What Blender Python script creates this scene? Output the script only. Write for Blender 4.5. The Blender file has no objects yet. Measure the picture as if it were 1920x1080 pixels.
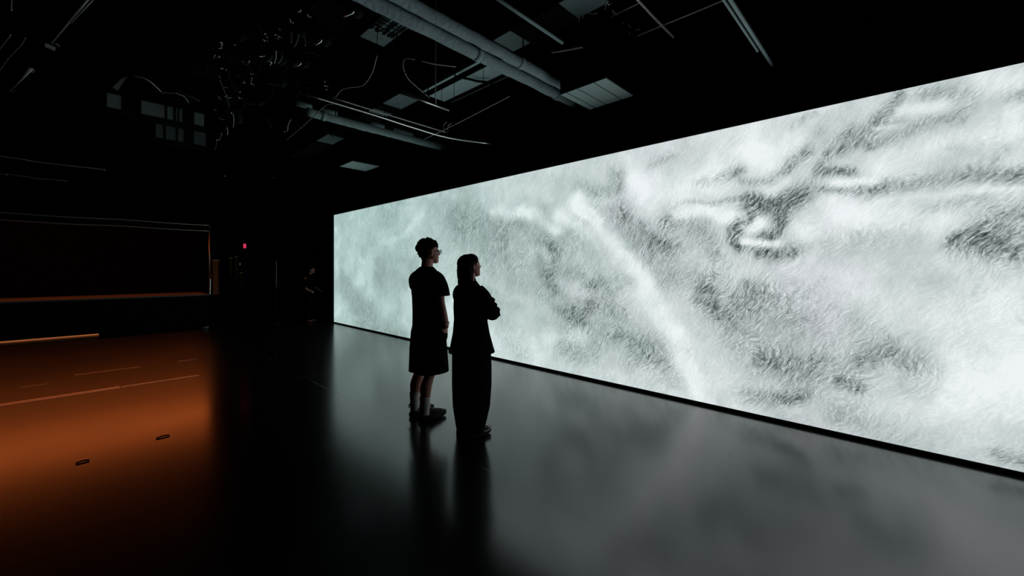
import bpy, bmesh, math, random
import numpy as np
from mathutils import Vector, Matrix, noise as mnoise

# ------------------------------------------------------------------ camera, world, exposure
SC = bpy.context.scene
C = SC.collection
YAW = math.radians(46.07)            # camera heading, clockwise from +Y (along the video wall)
cam_d = bpy.data.cameras.new('camera'); cam = bpy.data.objects.new('camera', cam_d); C.objects.link(cam)
cam.location = (0, 0, 1.5); cam.rotation_euler = (math.pi/2, 0, -YAW)
cam_d.sensor_width = 36; cam_d.lens = 36*760/1920; cam_d.shift_y = -36/1920; cam_d.clip_start = .05
SC.camera = cam
SC.view_settings.view_transform = 'Standard'; SC.view_settings.look = 'None'
SC.view_settings.exposure = 0; SC.view_settings.gamma = 1; SC.view_settings.use_curve_mapping = False
wd = bpy.data.worlds.new('world'); SC.world = wd; wd.use_nodes = True
wd.node_tree.nodes['Background'].inputs[0].default_value = (0, 0, 0, 1)
wd.node_tree.nodes['Background'].inputs[1].default_value = 0

SCREEN_X = 4.66                      # plane of the video wall
SCREEN_POWER = 1.0
BATTEN = 4.2
ANI = .35
STAGE_Y = 13.2                       # front of the stage
CEIL = 5.2
random.seed(4); RNG = random.Random(11)

# ------------------------------------------------------------------ helpers
def at(px, py, z):
    """world point at height z seen at photo pixel (px, py)"""
    D = 760*(z-1.5)/(504-py); t = (px-960)/760
    return Vector(((math.sin(YAW)+math.cos(YAW)*t)*D, (math.cos(YAW)-math.sin(YAW)*t)*D, z))
def at_y(px, py, Y):
    t = (px-960)/760; D = Y/(math.cos(YAW)-math.sin(YAW)*t)
    return Vector(((math.sin(YAW)+math.cos(YAW)*t)*D, Y, 1.5-(py-504)/760*D))
def mat(name, col, rough=.6, metal=0, spec=.5, bump=0, bscale=20, var=0, vscale=3, emit=None, estr=0):
    m = bpy.data.materials.new(name); m.use_nodes = True; nt = m.node_tree; b = nt.nodes['Principled BSDF']
    b.inputs['Base Color'].default_value = (*col, 1); b.inputs['Roughness'].default_value = rough
    b.inputs['Metallic'].default_value = metal; b.inputs['Specular IOR Level'].default_value = spec
    tc = nt.nodes.new('ShaderNodeTexCoord')
    if var:
        n = nt.nodes.new('ShaderNodeTexNoise'); n.inputs['Scale'].default_value = vscale; n.inputs['Detail'].default_value = 5
        nt.links.new(tc.outputs['Object'], n.inputs['Vector'])
        mx = nt.nodes.new('ShaderNodeMix'); mx.data_type = 'RGBA'
        mx.inputs[6].default_value = (*[c*(1-var) for c in col], 1); mx.inputs[7].default_value = (*[min(1, c*(1+var)) for c in col], 1)
        nt.links.new(n.outputs[0], mx.inputs[0]); nt.links.new(mx.outputs[2], b.inputs['Base Color'])
    if bump:
        n2 = nt.nodes.new('ShaderNodeTexNoise'); n2.inputs['Scale'].default_value = bscale; n2.inputs['Detail'].default_value = 6
        nt.links.new(tc.outputs['Object'], n2.inputs['Vector'])
        bp = nt.nodes.new('ShaderNodeBump'); bp.inputs['Strength'].default_value = bump; bp.inputs['Distance'].default_value = .02
        nt.links.new(n2.outputs[0], bp.inputs['Height']); nt.links.new(bp.outputs[0], b.inputs['Normal'])
    if emit:
        b.inputs['Emission Color'].default_value = (*emit, 1); b.inputs['Emission Strength'].default_value = estr
    return m
def link(name, bm, m, parent=None, smooth=False):
    me = bpy.data.meshes.new(name); bmesh.ops.recalc_face_normals(bm, faces=bm.faces); bm.to_mesh(me); bm.free()
    o = bpy.data.objects.new(name, me); C.objects.link(o)
    if m: me.materials.append(m)
    if smooth:
        for p in me.polygons: p.use_smooth = True
    if parent: o.parent = parent
    return o
def tag(o, label=None, cat=None, group=None, kind=None):
    if label: o['label'] = label
    if cat: o['category'] = cat
    if group: o['group'] = group
    if kind: o['kind'] = kind
    return o
def empty(name, loc, label, cat, group=None, rz=0):
    o = bpy.data.objects.new(name, None); C.objects.link(o); o.location = loc; o.rotation_euler = (0, 0, rz)
    return tag(o, label, cat, group)
def box(bm, lo, hi, bev=0, M=None):
    r = bmesh.ops.create_cube(bm, size=1); vs = r['verts']
    for v in vs:
        v.co = Vector(((lo[i]+hi[i])/2 + v.co[i]*(hi[i]-lo[i]) for i in range(3)))
        if M is not None: v.co = M @ v.co
    if bev:
        es = list({e for v in vs for e in v.link_edges})
        bmesh.ops.bevel(bm, geom=es, offset=bev, segments=2, affect='EDGES', profile=.5)
def rings(bm, R, close=True):
    L = [[bm.verts.new(p) for p in r] for r in R]; n = len(R[0])
    for a, b in zip(L, L[1:]):
        for i in range(n): bm.faces.new((a[i], a[(i+1) % n], b[(i+1) % n], b[i]))
    if close:
        bm.faces.new(L[0][::-1]); bm.faces.new(L[-1])
def tube(bm, pts, rad, n=8, flat=1.0):
    pts = [Vector(p) for p in pts]
    if not hasattr(rad, '__len__'): rad = [rad]*len(pts)
    up = None; R = []
    for i, p in enumerate(pts):
        d = (pts[min(i+1, len(pts)-1)] - pts[max(i-1, 0)]).normalized()
        if up is None:
            up = Vector((0, 0, 1)) if abs(d.z) < .9 else Vector((1, 0, 0))
        u = (up - d*up.dot(d)).normalized(); w = d.cross(u); up = u
        R.append([p + (u*math.cos(2*math.pi*k/n) + w*math.sin(2*math.pi*k/n)*flat)*rad[i] for k in range(n)])
    rings(bm, R)
def smooth_path(pts, k=6):
    P = [Vector(p) for p in pts]; P = [2*P[0]-P[1]] + P + [2*P[-1]-P[-2]]; out = []
    for i in range(1, len(P)-2):
        a, b, c, d = P[i-1:i+3]
        for j in range(k):
            t = j/k
            out.append(.5*((2*b)+(c-a)*t+(2*a-5*b+4*c-d)*t*t+(3*b-a-3*c+d)*t**3))
    return out + [P[-2]]
def ell(bm, c, r, M=None, sub=3, rot=None):
    res = bmesh.ops.create_icosphere(bm, subdivisions=sub, radius=1)
    T = Matrix.Translation(Vector(c)) @ (rot.to_4x4() if rot else Matrix.Identity(4)) @ Matrix.Diagonal((*r, 1))
    if M is not None: T = M @ T
    bmesh.ops.transform(bm, matrix=T, verts=res['verts'])
def loft(bm, R, n=24, M=None, p=2.0):
    """R: list of (cx, cy, z, rx, ry) or with tilt; horizontal superellipse rings"""
    L = []
    for r in R:
        cx, cy, z, rx, ry = r[:5]; tl = r[5] if len(r) > 5 else 0     # tl: z slope along x
        ring = []
        for k in range(n):
            a = 2*math.pi*k/n; ca, sa = math.cos(a), math.sin(a)
            q = (abs(ca)**p + abs(sa)**p)**(-1/p)
            v = Vector((cx+rx*ca*q, cy+ry*sa*q, z + tl*rx*ca*q))
            ring.append(M @ v if M is not None else v)
        L.append(ring)
    rings(bm, L)
def fuse(o, voxel, it=3, fac=.5):
    r = o.modifiers.new('fuse', 'REMESH'); r.mode = 'VOXEL'; r.voxel_size = voxel; r.use_smooth_shade = True
    s = o.modifiers.new('soften', 'SMOOTH'); s.iterations = it; s.factor = fac
    return o

# ------------------------------------------------------------------ materials
M_black = mat('black_paint', (.004, .004, .004), .9, spec=.1)
M_wall = mat('black_wall_paint', (.003, .003, .0032), .95, spec=.05, bump=.1, bscale=8)
M_drape = mat('black_drape', (.006, .0055, .005), 1, spec=0, bump=.2)
M_duct = mat('grey_painted_duct', (.34, .46, .47), .55, spec=.3, bump=.35, bscale=14, var=.25, vscale=4)
M_wrap = mat('wrinkled_pipe_wrap', (.33, .44, .47), .6, spec=.4, bump=.7, bscale=22, var=.3, vscale=5)
M_panel = mat('galvanised_panel', (.42, .55, .55), .5, spec=.4, var=.12, vscale=2)
M_dark = mat('dark_metal', (.01, .011, .012), .5, .0, spec=.2)
M_gear = mat('black_gear', (.004, .0045, .005), .6, spec=.08)
M_steel = mat('bare_steel', (.9, .9, .88), .28, 1, bump=.1)
M_chrome = mat('bright_metal', (.95, .95, .93), .22, 1)
M_white = mat('pale_enamel', (.75, .75, .73), .35)
M_cable = mat('grey_cable', (.5, .5, .48), .3, .3)
M_cable_b = mat('black_cable', (.006, .006, .006), .6, spec=.1)
M_skin = mat('skin', (.42, .19, .15), .55, spec=.4, bump=.05, bscale=200)
M_hair = mat('dark_hair', (.005, .003, .0025), .7, spec=.06, bump=.6, bscale=90)
M_shirt = mat('black_cotton', (.004, .004, .0045), .95, spec=.03, bump=.25, bscale=25)
M_blazer = mat('black_wool', (.0035, .0035, .004), .95, spec=.03, bump=.25, bscale=22)
M_shorts = mat('black_twill', (.0035, .0035, .0035), .95, spec=.03, bump=.25, bscale=18)
M_sock = mat('white_sock', (.5, .5, .46), .9)
M_shoe = mat('dark_shoe', (.010, .008, .008), .7, spec=.15, bump=.15, bscale=60)
M_sole = mat('dark_rubber', (.006, .006, .006), .7, spec=.15)
M_trimw = mat('pale_leather_trim', (.35, .35, .32), .5)
M_lace = mat('dusty_red_lace', (.22, .09, .08), .8)
M_lens = mat('glass_lens', (.6, .65, .65), .05); M_lens.node_tree.nodes['Principled BSDF'].inputs['Transmission Weight'].default_value = 1
M_tape = mat('pale_floor_tape', (.95, .80, .66), .42, .7)
M_panel_w = mat('pale_ceiling_panel', (.68, .88, .90), .5, var=.1, vscale=2)

# ------------------------------------------------------------------ the room
def slab(name, lo, hi, m):
    bm = bmesh.new(); box(bm, lo, hi); return tag(link(name, bm, m), kind='structure')
X0, X1, Y0, Y1 = -4.2, 4.74, -7.0, 18.2
def floor_material():
    m = bpy.data.materials.new('polished_floor_sheets'); m.use_nodes = True; nt = m.node_tree; N = nt.nodes; Lk = nt.links
    b = N['Principled BSDF']; tc = N.new('ShaderNodeTexCoord')
    mp = N.new('ShaderNodeMapping'); mp.inputs['Location'].default_value = (2.83, -1.0+2.5, 0)   # seams at x=2.05, y=1.0, 3.4 ...
    Lk.new(tc.outputs['Object'], mp.inputs['Vector'])
    br = N.new('ShaderNodeTexBrick'); br.offset = 0; br.squash = 1
    br.inputs['Scale'].default_value = 1; br.inputs['Brick Width'].default_value = 4.88; br.inputs['Row Height'].default_value = 2.5
    br.inputs['Mortar Size'].default_value = .004; br.inputs['Mortar Smooth'].default_value = .2; br.inputs['Bias'].default_value = 0
    br.inputs['Color1'].default_value = (.0, .0, .0, 1); br.inputs['Color2'].default_value = (1, 1, 1, 1); br.inputs['Mortar'].default_value = (.5, .5, .5, 1)
    Lk.new(mp.outputs[0], br.inputs['Vector'])
    ns = N.new('ShaderNodeTexNoise'); ns.inputs['Scale'].default_value = .9; ns.inputs['Detail'].default_value = 5
    Lk.new(tc.outputs['Object'], ns.inputs['Vector'])
    # base colour: nearly black paint, small change from sheet to sheet
    mx = N.new('ShaderNodeMix'); mx.data_type = 'RGBA'
    mx.inputs[6].default_value = (.0032, .0032, .0034, 1); mx.inputs[7].default_value = (.0052, .0052, .0054, 1)
    Lk.new(br.outputs['Color'], mx.inputs[0]); Lk.new(mx.outputs[2], b.inputs['Base Color'])
    # roughness
    mr = N.new('ShaderNodeMapRange'); mr.inputs[1].default_value = .3; mr.inputs[2].default_value = .7
    mr.inputs[3].default_value = .175; mr.inputs[4].default_value = .20
    Lk.new(ns.outputs[0], mr.inputs[0])
    # the sheets near the stage are scuffed and rougher
    sp_ = N.new('ShaderNodeSeparateXYZ'); Lk.new(tc.outputs['Object'], sp_.inputs[0])
    ry_ = N.new('ShaderNodeMapRange'); ry_.inputs[1].default_value = 5.2; ry_.inputs[2].default_value = 6.9; ry_.inputs[4].default_value = .055; Lk.new(sp_.outputs[1], ry_.inputs[0])
    rx_ = N.new('ShaderNodeMapRange'); rx_.inputs[1].default_value = 2.2; rx_.inputs[2].default_value = 1.4; Lk.new(sp_.outputs[0], rx_.inputs[0])
    ma_ = N.new('ShaderNodeMath'); ma_.operation = 'MULTIPLY_ADD'; Lk.new(ry_.outputs[0], ma_.inputs[0]); Lk.new(rx_.outputs[0], ma_.inputs[1]); Lk.new(mr.outputs[0], ma_.inputs[2])
    Lk.new(ma_.outputs[0], b.inputs['Roughness'])
    # gloss differs from sheet to sheet there
    def g_(y, k):
        s1 = N.new('ShaderNodeMath'); s1.operation = 'GREATER_THAN'; s1.inputs[1].default_value = y; Lk.new(sp_.outputs[1], s1.inputs[0])
        s2 = N.new('ShaderNodeMath'); s2.operation = 'MULTIPLY'; Lk.new(s1.outputs[0], s2.inputs[0]); Lk.new(rx_.outputs[0], s2.inputs[1])
        s3 = N.new('ShaderNodeMath'); s3.operation = 'MULTIPLY_ADD'; s3.inputs[1].default_value = k; Lk.new(s2.outputs[0], s3.inputs[0]); return s3
    a_, b1_, c_ = g_(5.0, .0), g_(6.07, -.13), g_(7.18, -.13); a_.inputs[2].default_value = .5
    Lk.new(a_.outputs[0], b1_.inputs[2]); Lk.new(b1_.outputs[0], c_.inputs[2]); Lk.new(c_.outputs[0], b.inputs['Specular IOR Level'])
    b.inputs['Specular IOR Level'].default_value = .5; b.inputs['IOR'].default_value = 1.66
    cx = N.new('ShaderNodeCombineXYZ'); cx.inputs[1].default_value = 1; Lk.new(cx.outputs[0], b.inputs['Tangent'])
    b.inputs['Anisotropic'].default_value = ANI
    # bump: seams + fine grain + scuffs
    n2 = N.new('ShaderNodeTexNoise'); n2.inputs['Scale'].default_value = 60; n2.inputs['Detail'].default_value = 3
    Lk.new(tc.outputs['Object'], n2.inputs['Vector'])
    ma = N.new('ShaderNodeMath'); ma.operation = 'MULTIPLY_ADD'; ma.inputs[1].default_value = -3.0
    Lk.new(br.outputs['Fac'], ma.inputs[0]); 
    m3 = N.new('ShaderNodeMath'); m3.operation = 'MULTIPLY'; m3.inputs[1].default_value = .03
    Lk.new(n2.outputs[0], m3.inputs[0]); Lk.new(m3.outputs[0], ma.inputs[2])
    bp = N.new('ShaderNodeBump'); bp.inputs['Strength'].default_value = .35; bp.inputs['Distance'].default_value = .0012
    Lk.new(ma.outputs[0], bp.inputs['Height']); Lk.new(bp.outputs[0], b.inputs['Normal'])
    return m
slab('floor', (X0, Y0, -.1), (X1, Y1, 0), floor_material())
slab('ceiling', (X0, Y0, CEIL), (X1, Y1, CEIL+.15), M_wall)
slab('wall_screen', (SCREEN_X+.08, Y0, 0), (SCREEN_X+.25, Y1, CEIL), M_wall)
slab('wall_left', (X0-.15, Y0, 0), (X0, Y1, CEIL), M_wall)
slab('wall_rear', (X0, Y0-.15, 0), (X1, Y0, CEIL), M_wall)
slab('wall_back', (X0, Y1, 0), (X1, Y1+.15, CEIL), M_wall)
# wall with the stage opening: jamb at x = 2.17, lintel underside 2.50, stage floor .83
bm = bmesh.new()
box(bm, (2.19, STAGE_Y, 0), (X1, STAGE_Y+.12, CEIL)); box(bm, (X0, STAGE_Y, 2.5), (2.19, STAGE_Y+.12, CEIL))
tag(link('wall_far', bm, M_wall), kind='structure')

# the stage deck and its black fascia
st = empty('stage_platform', (-1, STAGE_Y, 0), 'long raised stage with a pale deck edge glowing orange at the far left', 'stage')
def child(name, bm, m, par, smooth=False):
    o = link(name, bm, m, par, smooth); o.matrix_parent_inverse = Matrix.Translation(-Vector(par.location)); return o
bm = bmesh.new(); box(bm, (X0+.01, STAGE_Y+.02, .79), (2.18, 14.7, .83), .006); child('deck', bm, mat('worn_stage_boards', (.12, .10, .09), .5, var=.25), st)
bm = bmesh.new(); box(bm, (X0+.01, STAGE_Y+.03, .0), (2.18, STAGE_Y+.08, .79)); child('fascia', bm, M_black, st)
bm = bmesh.new(); tube(bm, [(-3.2, STAGE_Y-.02, .012), (.12, STAGE_Y-.02, .012)], .012, 6)
child('foot_glow_strip', bm, mat('amber_strip', (.2, .1, .05), .5, emit=(1, .30, .09), estr=.30), st)['label'] = 'thin glowing amber strip'  # self-glowing strip added to draw a thin orange line
# metal frame round the opening
fr = empty('stage_surround', (2.17, STAGE_Y, 0), 'thin metal surround of the dark stage opening, two rails and a corner post', 'surround')
M_rail = mat('brushed_rail', (.95, .80, .66), .38, .9)
for z, r in ((2.645, .012), (2.495, .011)):
    bm = bmesh.new(); tube(bm, smooth_path([(X0+.1, STAGE_Y-.03, z+.02), (-1.4, STAGE_Y-.03, z), (-.4, STAGE_Y-.035, z-.012), (.5, STAGE_Y-.03, z+.008), (1.4, STAGE_Y-.035, z-.006), (2.16, STAGE_Y-.03, z)]), r, 6)
    child('rail', bm, M_rail, fr, True)
bm = bmesh.new(); tube(bm, [(2.165, STAGE_Y-.03, .83), (2.165, STAGE_Y-.03, 2.645)], .012, 6); child('post', bm, M_rail, fr, True)
for z, x0, x1, r, lab in ((3.77, X0+.1, .22, .016, 'long thin steel rail running high above the stage opening'), (3.42, X0+.3, -.36, .009, 'faint short rail just below the longer high rail')):
    bm = bmesh.new(); tube(bm, smooth_path([(x0, STAGE_Y-.04, z), (-1.3, STAGE_Y-.05, z+.01), (-.8, STAGE_Y-.04, z-.012), (x1-.1, STAGE_Y-.045, z), (x1, STAGE_Y-.04, z)]), r, 6)
    for x in (x0+.2, -1.2, x1-.15): box(bm, (x-.01, STAGE_Y-.04, z-.01), (x+.01, STAGE_Y+.01, z+.01))
    tag(link('wall_rail', bm, M_rail, None, True), lab, 'rail')
# warm batten light hung inside the opening, hidden from the hall by the lintel
bt = empty('batten_light', (-.8, 15.1, 2.9), 'long warm orange batten light hidden above the stage opening, seen as glow on the floor', 'light')
M_warm = mat('warm_lamp_glow', (.2, .08, .03), .5, emit=(1, .19, .035), estr=BATTEN)
bm = bmesh.new(); box(bm, (-4.1, 15.08, 3.001), (2.9, 15.30, 3.05), .01); child('housing', bm, M_dark, bt)
bm = bmesh.new(); box(bm, (-4.05, 15.11, 2.675), (2.85, 15.27, 3.00)); child('light_tray', bm, M_warm, bt)
for x in (-3, 0, 2.5):
    bm = bmesh.new(); tube(bm, [(x, 15.2, 3.03), (x, 15.2, CEIL+.01)], .012, 6); child('hanger_rod', bm, M_black, bt)

# ------------------------------------------------------------------ video wall
DARK_STROKES = [
    ([0.01, 2.96, 0.05, 2.87, 0.18, 2.76], 0.039, 0.054, 0.8),
    ([-0.13, 2.93, -0.25, 2.89, -0.4, 2.85, -0.38, 2.76, -0.32, 2.7], 0.036, 0.054, 0.6),
    ([-0.34, 2.68, -0.19, 2.7, -0.06, 2.64, 0.06, 2.59, 0.2, 2.55], 0.028, 0.039, 0.85),
    ([0.14, 2.75, -0.02, 2.71], 0.016, 0.022, 0.6),
    ([0.21, 2.69, 0.35, 2.7, 0.43, 2.6, 0.5, 2.54], 0.052, 0.067, 0.85),
    ([0.4, 2.55, 0.27, 2.6, 0.14, 2.57], 0.032, 0.042, 0.7),
    ([0.65, 2.6, 0.75, 2.54, 0.81, 2.48], 0.051, 0.061, 0.8),
    ([0.81, 2.48, 0.89, 2.44, 0.96, 2.37, 1.14, 2.39, 1.23, 2.41], 0.028, 0.032, 0.55),
    ([0.55, 2.45, 0.58, 2.38, 0.46, 2.38, 0.33, 2.34], 0.035, 0.044, 0.8),
    ([1.21, 2.51, 1.35, 2.47, 1.45, 2.44, 1.63, 2.43], 0.042, 0.046, 0.8),
    ([-0.68, 2.17, -0.52, 2.18, -0.37, 2.2, -0.21, 2.21, -0.04, 2.2, 0.14, 2.19, 0.29, 2.17], 0.041, 0.059, 0.7),
    ([0.35, 2.19, 0.44, 2.2, 0.55, 2.23], 0.027, 0.034, 0.7),
    ([0.7, 2.23, 0.86, 2.14, 1.03, 2.16, 1.15, 2.21], 0.077, 0.09, 1.0),
    ([1.1, 2.06, 1.15, 1.93], 0.034, 0.038, 0.8),
    ([0.83, 2.06, 0.89, 1.89, 0.96, 1.83], 0.054, 0.063, 0.85),
    ([1.21, 2.24, 1.51, 2.19, 1.76, 2.27, 1.89, 2.19], 0.023, 0.023, 0.7),
    ([1.25, 1.96, 1.27, 1.79, 1.21, 1.72], 0.055, 0.061, 0.8),
    ([1.2, 1.89, 1.01, 1.87], 0.043, 0.049, 0.5),
    ([1.03, 1.68, 0.89, 1.63, 0.75, 1.67], 0.067, 0.078, 0.8),
    ([1.51, 1.93, 1.72, 2.01, 1.94, 2.03], 0.105, 0.108, 0.45),
    ([-0.37, 1.8, -0.28, 1.73, -0.25, 1.68], 0.02, 0.029, 0.7),
    ([-0.48, 1.75, -0.65, 1.86], 0.079, 0.125, 0.55),
    ([-0.68, 2.76, -0.58, 2.78], 0.029, 0.046, 0.7),
    ([-0.1, 1.95, -0.32, 2.01, -0.47, 2.05], 0.022, 0.033, 0.35),
    ([2.28, 1.98, 2.1, 1.81, 2.01, 1.76], 0.132, 0.127, 0.6),
    ([2.16, 2.77, 1.94, 2.79], 0.058, 0.057, 0.4),
    ([0.59, 2.95, 0.78, 2.86], 0.025, 0.03, 0.5),
    ([0.52, 2.76, 0.58, 2.75], 0.02, 0.025, 0.3),
    ([-0.55, 2.38, -0.51, 2.3], 0.018, 0.028, 0.45),
    ([-0.43, 2.46, -0.5, 2.48], 0.018, 0.028, 0.4),
    ([-0.26, 2.44, -0.31, 2.46], 0.011, 0.017, 0.5),
    ([0.5, 1.75, -0.02, 1.78], 0.063, 0.083, 0.28),
    ([1.63, 1.23, 1.43, 1.0, 1.32, 0.82], 0.135, 0.144, 0.55),
    ([1.05, 1.09, 0.78, 1.06], 0.162, 0.189, 0.4),
    ([0.99, 0.59, 0.73, 0.59, 0.57, 0.53], 0.107, 0.128, 0.75),
    ([0.25, 0.71, 0.04, 0.81, -0.15, 0.73], 0.065, 0.089, 0.8),
    ([0.36, 0.49, 0.25, 0.47], 0.054, 0.07, 0.85),
    ([1.15, 0.2, 0.84, 0.25, 0.63, 0.31], 0.062, 0.073, 0.75),
    ([0.82, 0.24, 0.74, 0.26], 0.03, 0.036, 0.8),
    ([-0.06, 0.61, -0.12, 0.62], 0.077, 0.108, 0.4),
    ([0.4, 0.17, 0.25, 0.24], 0.072, 0.094, 0.4),
    ([2.24, 0.5, 2.15, 0.49], 0.148, 0.141, 0.5),
    ([-0.32, 1.67, -0.6, 1.61], 0.065, 0.1, 0.55),
    ([0.65, 1.27, 0.51, 1.42], 0.016, 0.02, 0.4),
    ([-0.5, 0.13, -0.65, 0.11], 0.03, 0.047, 0.5),
    ([0.96, 0.78, 0.46, 0.75], 0.356, 0.43, 0.3),
    ([0.17, 0.15, -0.02, 0.11], 0.082, 0.112, 0.25),
    ([5.91, 2.41, 5.57, 2.24, 5.05, 2.1], 0.364, 0.236, 0.65),
    ([5.91, 2.05, 5.81, 1.98], 0.248, 0.156, 0.4),
    ([4.73, 1.87, 4.43, 1.79], 0.397, 0.284, 0.38),
    ([4.28, 2.18, 4.2, 2.11], 0.09, 0.066, 0.7),
    ([4.72, 2.16, 4.37, 2.25], 0.036, 0.026, 0.6),
    ([3.85, 2.37, 3.83, 2.32], 0.102, 0.079, 0.5),
    ([3.73, 1.85, 3.62, 1.7, 3.66, 1.48], 0.108, 0.085, 0.8),
    ([3.96, 1.65, 3.85, 1.36, 3.66, 1.24], 0.082, 0.063, 0.6),
    ([3.38, 1.45, 3.29, 1.45], 0.118, 0.097, 0.9),
    ([2.93, 1.37, 3.08, 1.31], 0.134, 0.115, 0.7),
    ([3.41, 0.97, 3.15, 0.99, 3.25, 0.84], 0.143, 0.118, 0.8),
    ([3.63, 1.12, 3.55, 1.09], 0.193, 0.154, 0.5),
    ([2.76, 0.99, 2.64, 0.95], 0.154, 0.138, 0.4),
    ([3.41, 2.12, 3.15, 1.94], 0.143, 0.119, 0.5),
    ([3.25, 2.62, 2.93, 2.5, 2.64, 2.51], 0.082, 0.071, 0.6),
    ([2.62, 2.68, 2.64, 2.54], 0.098, 0.089, 0.7),
    ([2.75, 2.72, 2.75, 2.68], 0.063, 0.055, 0.5),
    ([2.49, 2.3, 2.43, 2.18], 0.087, 0.08, 0.6),
    ([2.12, 1.84, 2.07, 1.79], 0.072, 0.07, 0.6),
    ([1.93, 2.06, 1.86, 2.06], 0.074, 0.074, 0.5),
    ([10.72, 1.13, 10.12, 0.79, 9.79, 0.47], 0.369, 0.165, 0.6),
    ([10.0, 0.1, 9.18, 0.08, 8.52, 0.06, 7.76, 0.05], 0.179, 0.088, 0.9),
    ([8.52, 2.59, 7.74, 2.4], 0.457, 0.237, 0.25),
    ([7.68, 2.23, 7.61, 1.32], 0.296, 0.16, 0.3),
    ([4.58, 0.26, 4.28, 0.18], 0.163, 0.118, 0.55),
    ([3.41, 0.33, 3.02, 0.41], 0.159, 0.132, 0.55),
    ([3.96, 1.12, 3.96, 1.08], 0.084, 0.064, 0.4),
    ([9.37, 1.49, 9.29, 1.4], 0.408, 0.194, 0.3),
    ([3.0, 0.53, 2.46, 0.53], 0.171, 0.152, 0.35),
    ([3.0, 2.24, 2.68, 2.18, 2.31, 2.02], 0.138, 0.123, 0.4),
    ([4.04, 2.02, 3.93, 1.93], 0.148, 0.113, 0.35),
    ([2.68, 0.57, 2.11, 0.32], 0.213, 0.198, 0.3),
    ([9.07, 2.31, 8.94, 0.8], 0.52, 0.253, 0.2),
    ([6.33, 2.76, 6.0, 1.34], 0.329, 0.201, 0.18),
    ([5.69, 2.5, 5.26, 2.23, 4.61, 2.05], 0.41, 0.274, 0.45),
    ([5.26, 1.72, 4.49, 1.53, 4.04, 1.37], 0.339, 0.241, 0.35),
    ([4.04, 2.02, 3.08, 1.67], 0.192, 0.153, 0.35),
    ([2.31, 1.66, 2.05, 1.4], 0.147, 0.141, 0.35),
    ([3.08, 0.81, 2.46, 0.59, 2.05, 0.52], 0.259, 0.235, 0.42),
    ([8.57, 2.83, 8.21, 2.5], 0.237, 0.121, 0.45),
    ([7.98, 2.95, 8.1, 2.73], 0.225, 0.118, 0.35),
    ([10.53, 1.0, 9.34, 0.26], 0.593, 0.27, 0.5),
    ([3.44, 0.77, 2.92, 0.47], 0.192, 0.161, 0.5),
    ([2.6, 2.21, 2.31, 1.92, 1.98, 1.65], 0.152, 0.143, 0.45),
    ([2.92, 1.1, 2.6, 1.39], 0.125, 0.111, 0.4),
    ([3.83, 1.53, 3.58, 1.22], 0.089, 0.07, 0.7),
    ([9.34, 0.65, 8.57, 0.2], 0.413, 0.201, 0.45),
    ([5.84, 1.34, 4.86, 1.0, 4.61, 0.5], 0.188, 0.127, 0.3),
    ([1.8, 1.4, 1.15, 1.19], 0.163, 0.173, 0.35),
    ([0.31, 1.05, 0.1, 0.89], 0.104, 0.138, 0.3),
    ([1.68, 1.88, 1.46, 1.7], 0.1, 0.105, 0.5),
    ([2.18, 1.14, 1.92, 1.4], 0.09, 0.088, 0.3),
]
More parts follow.
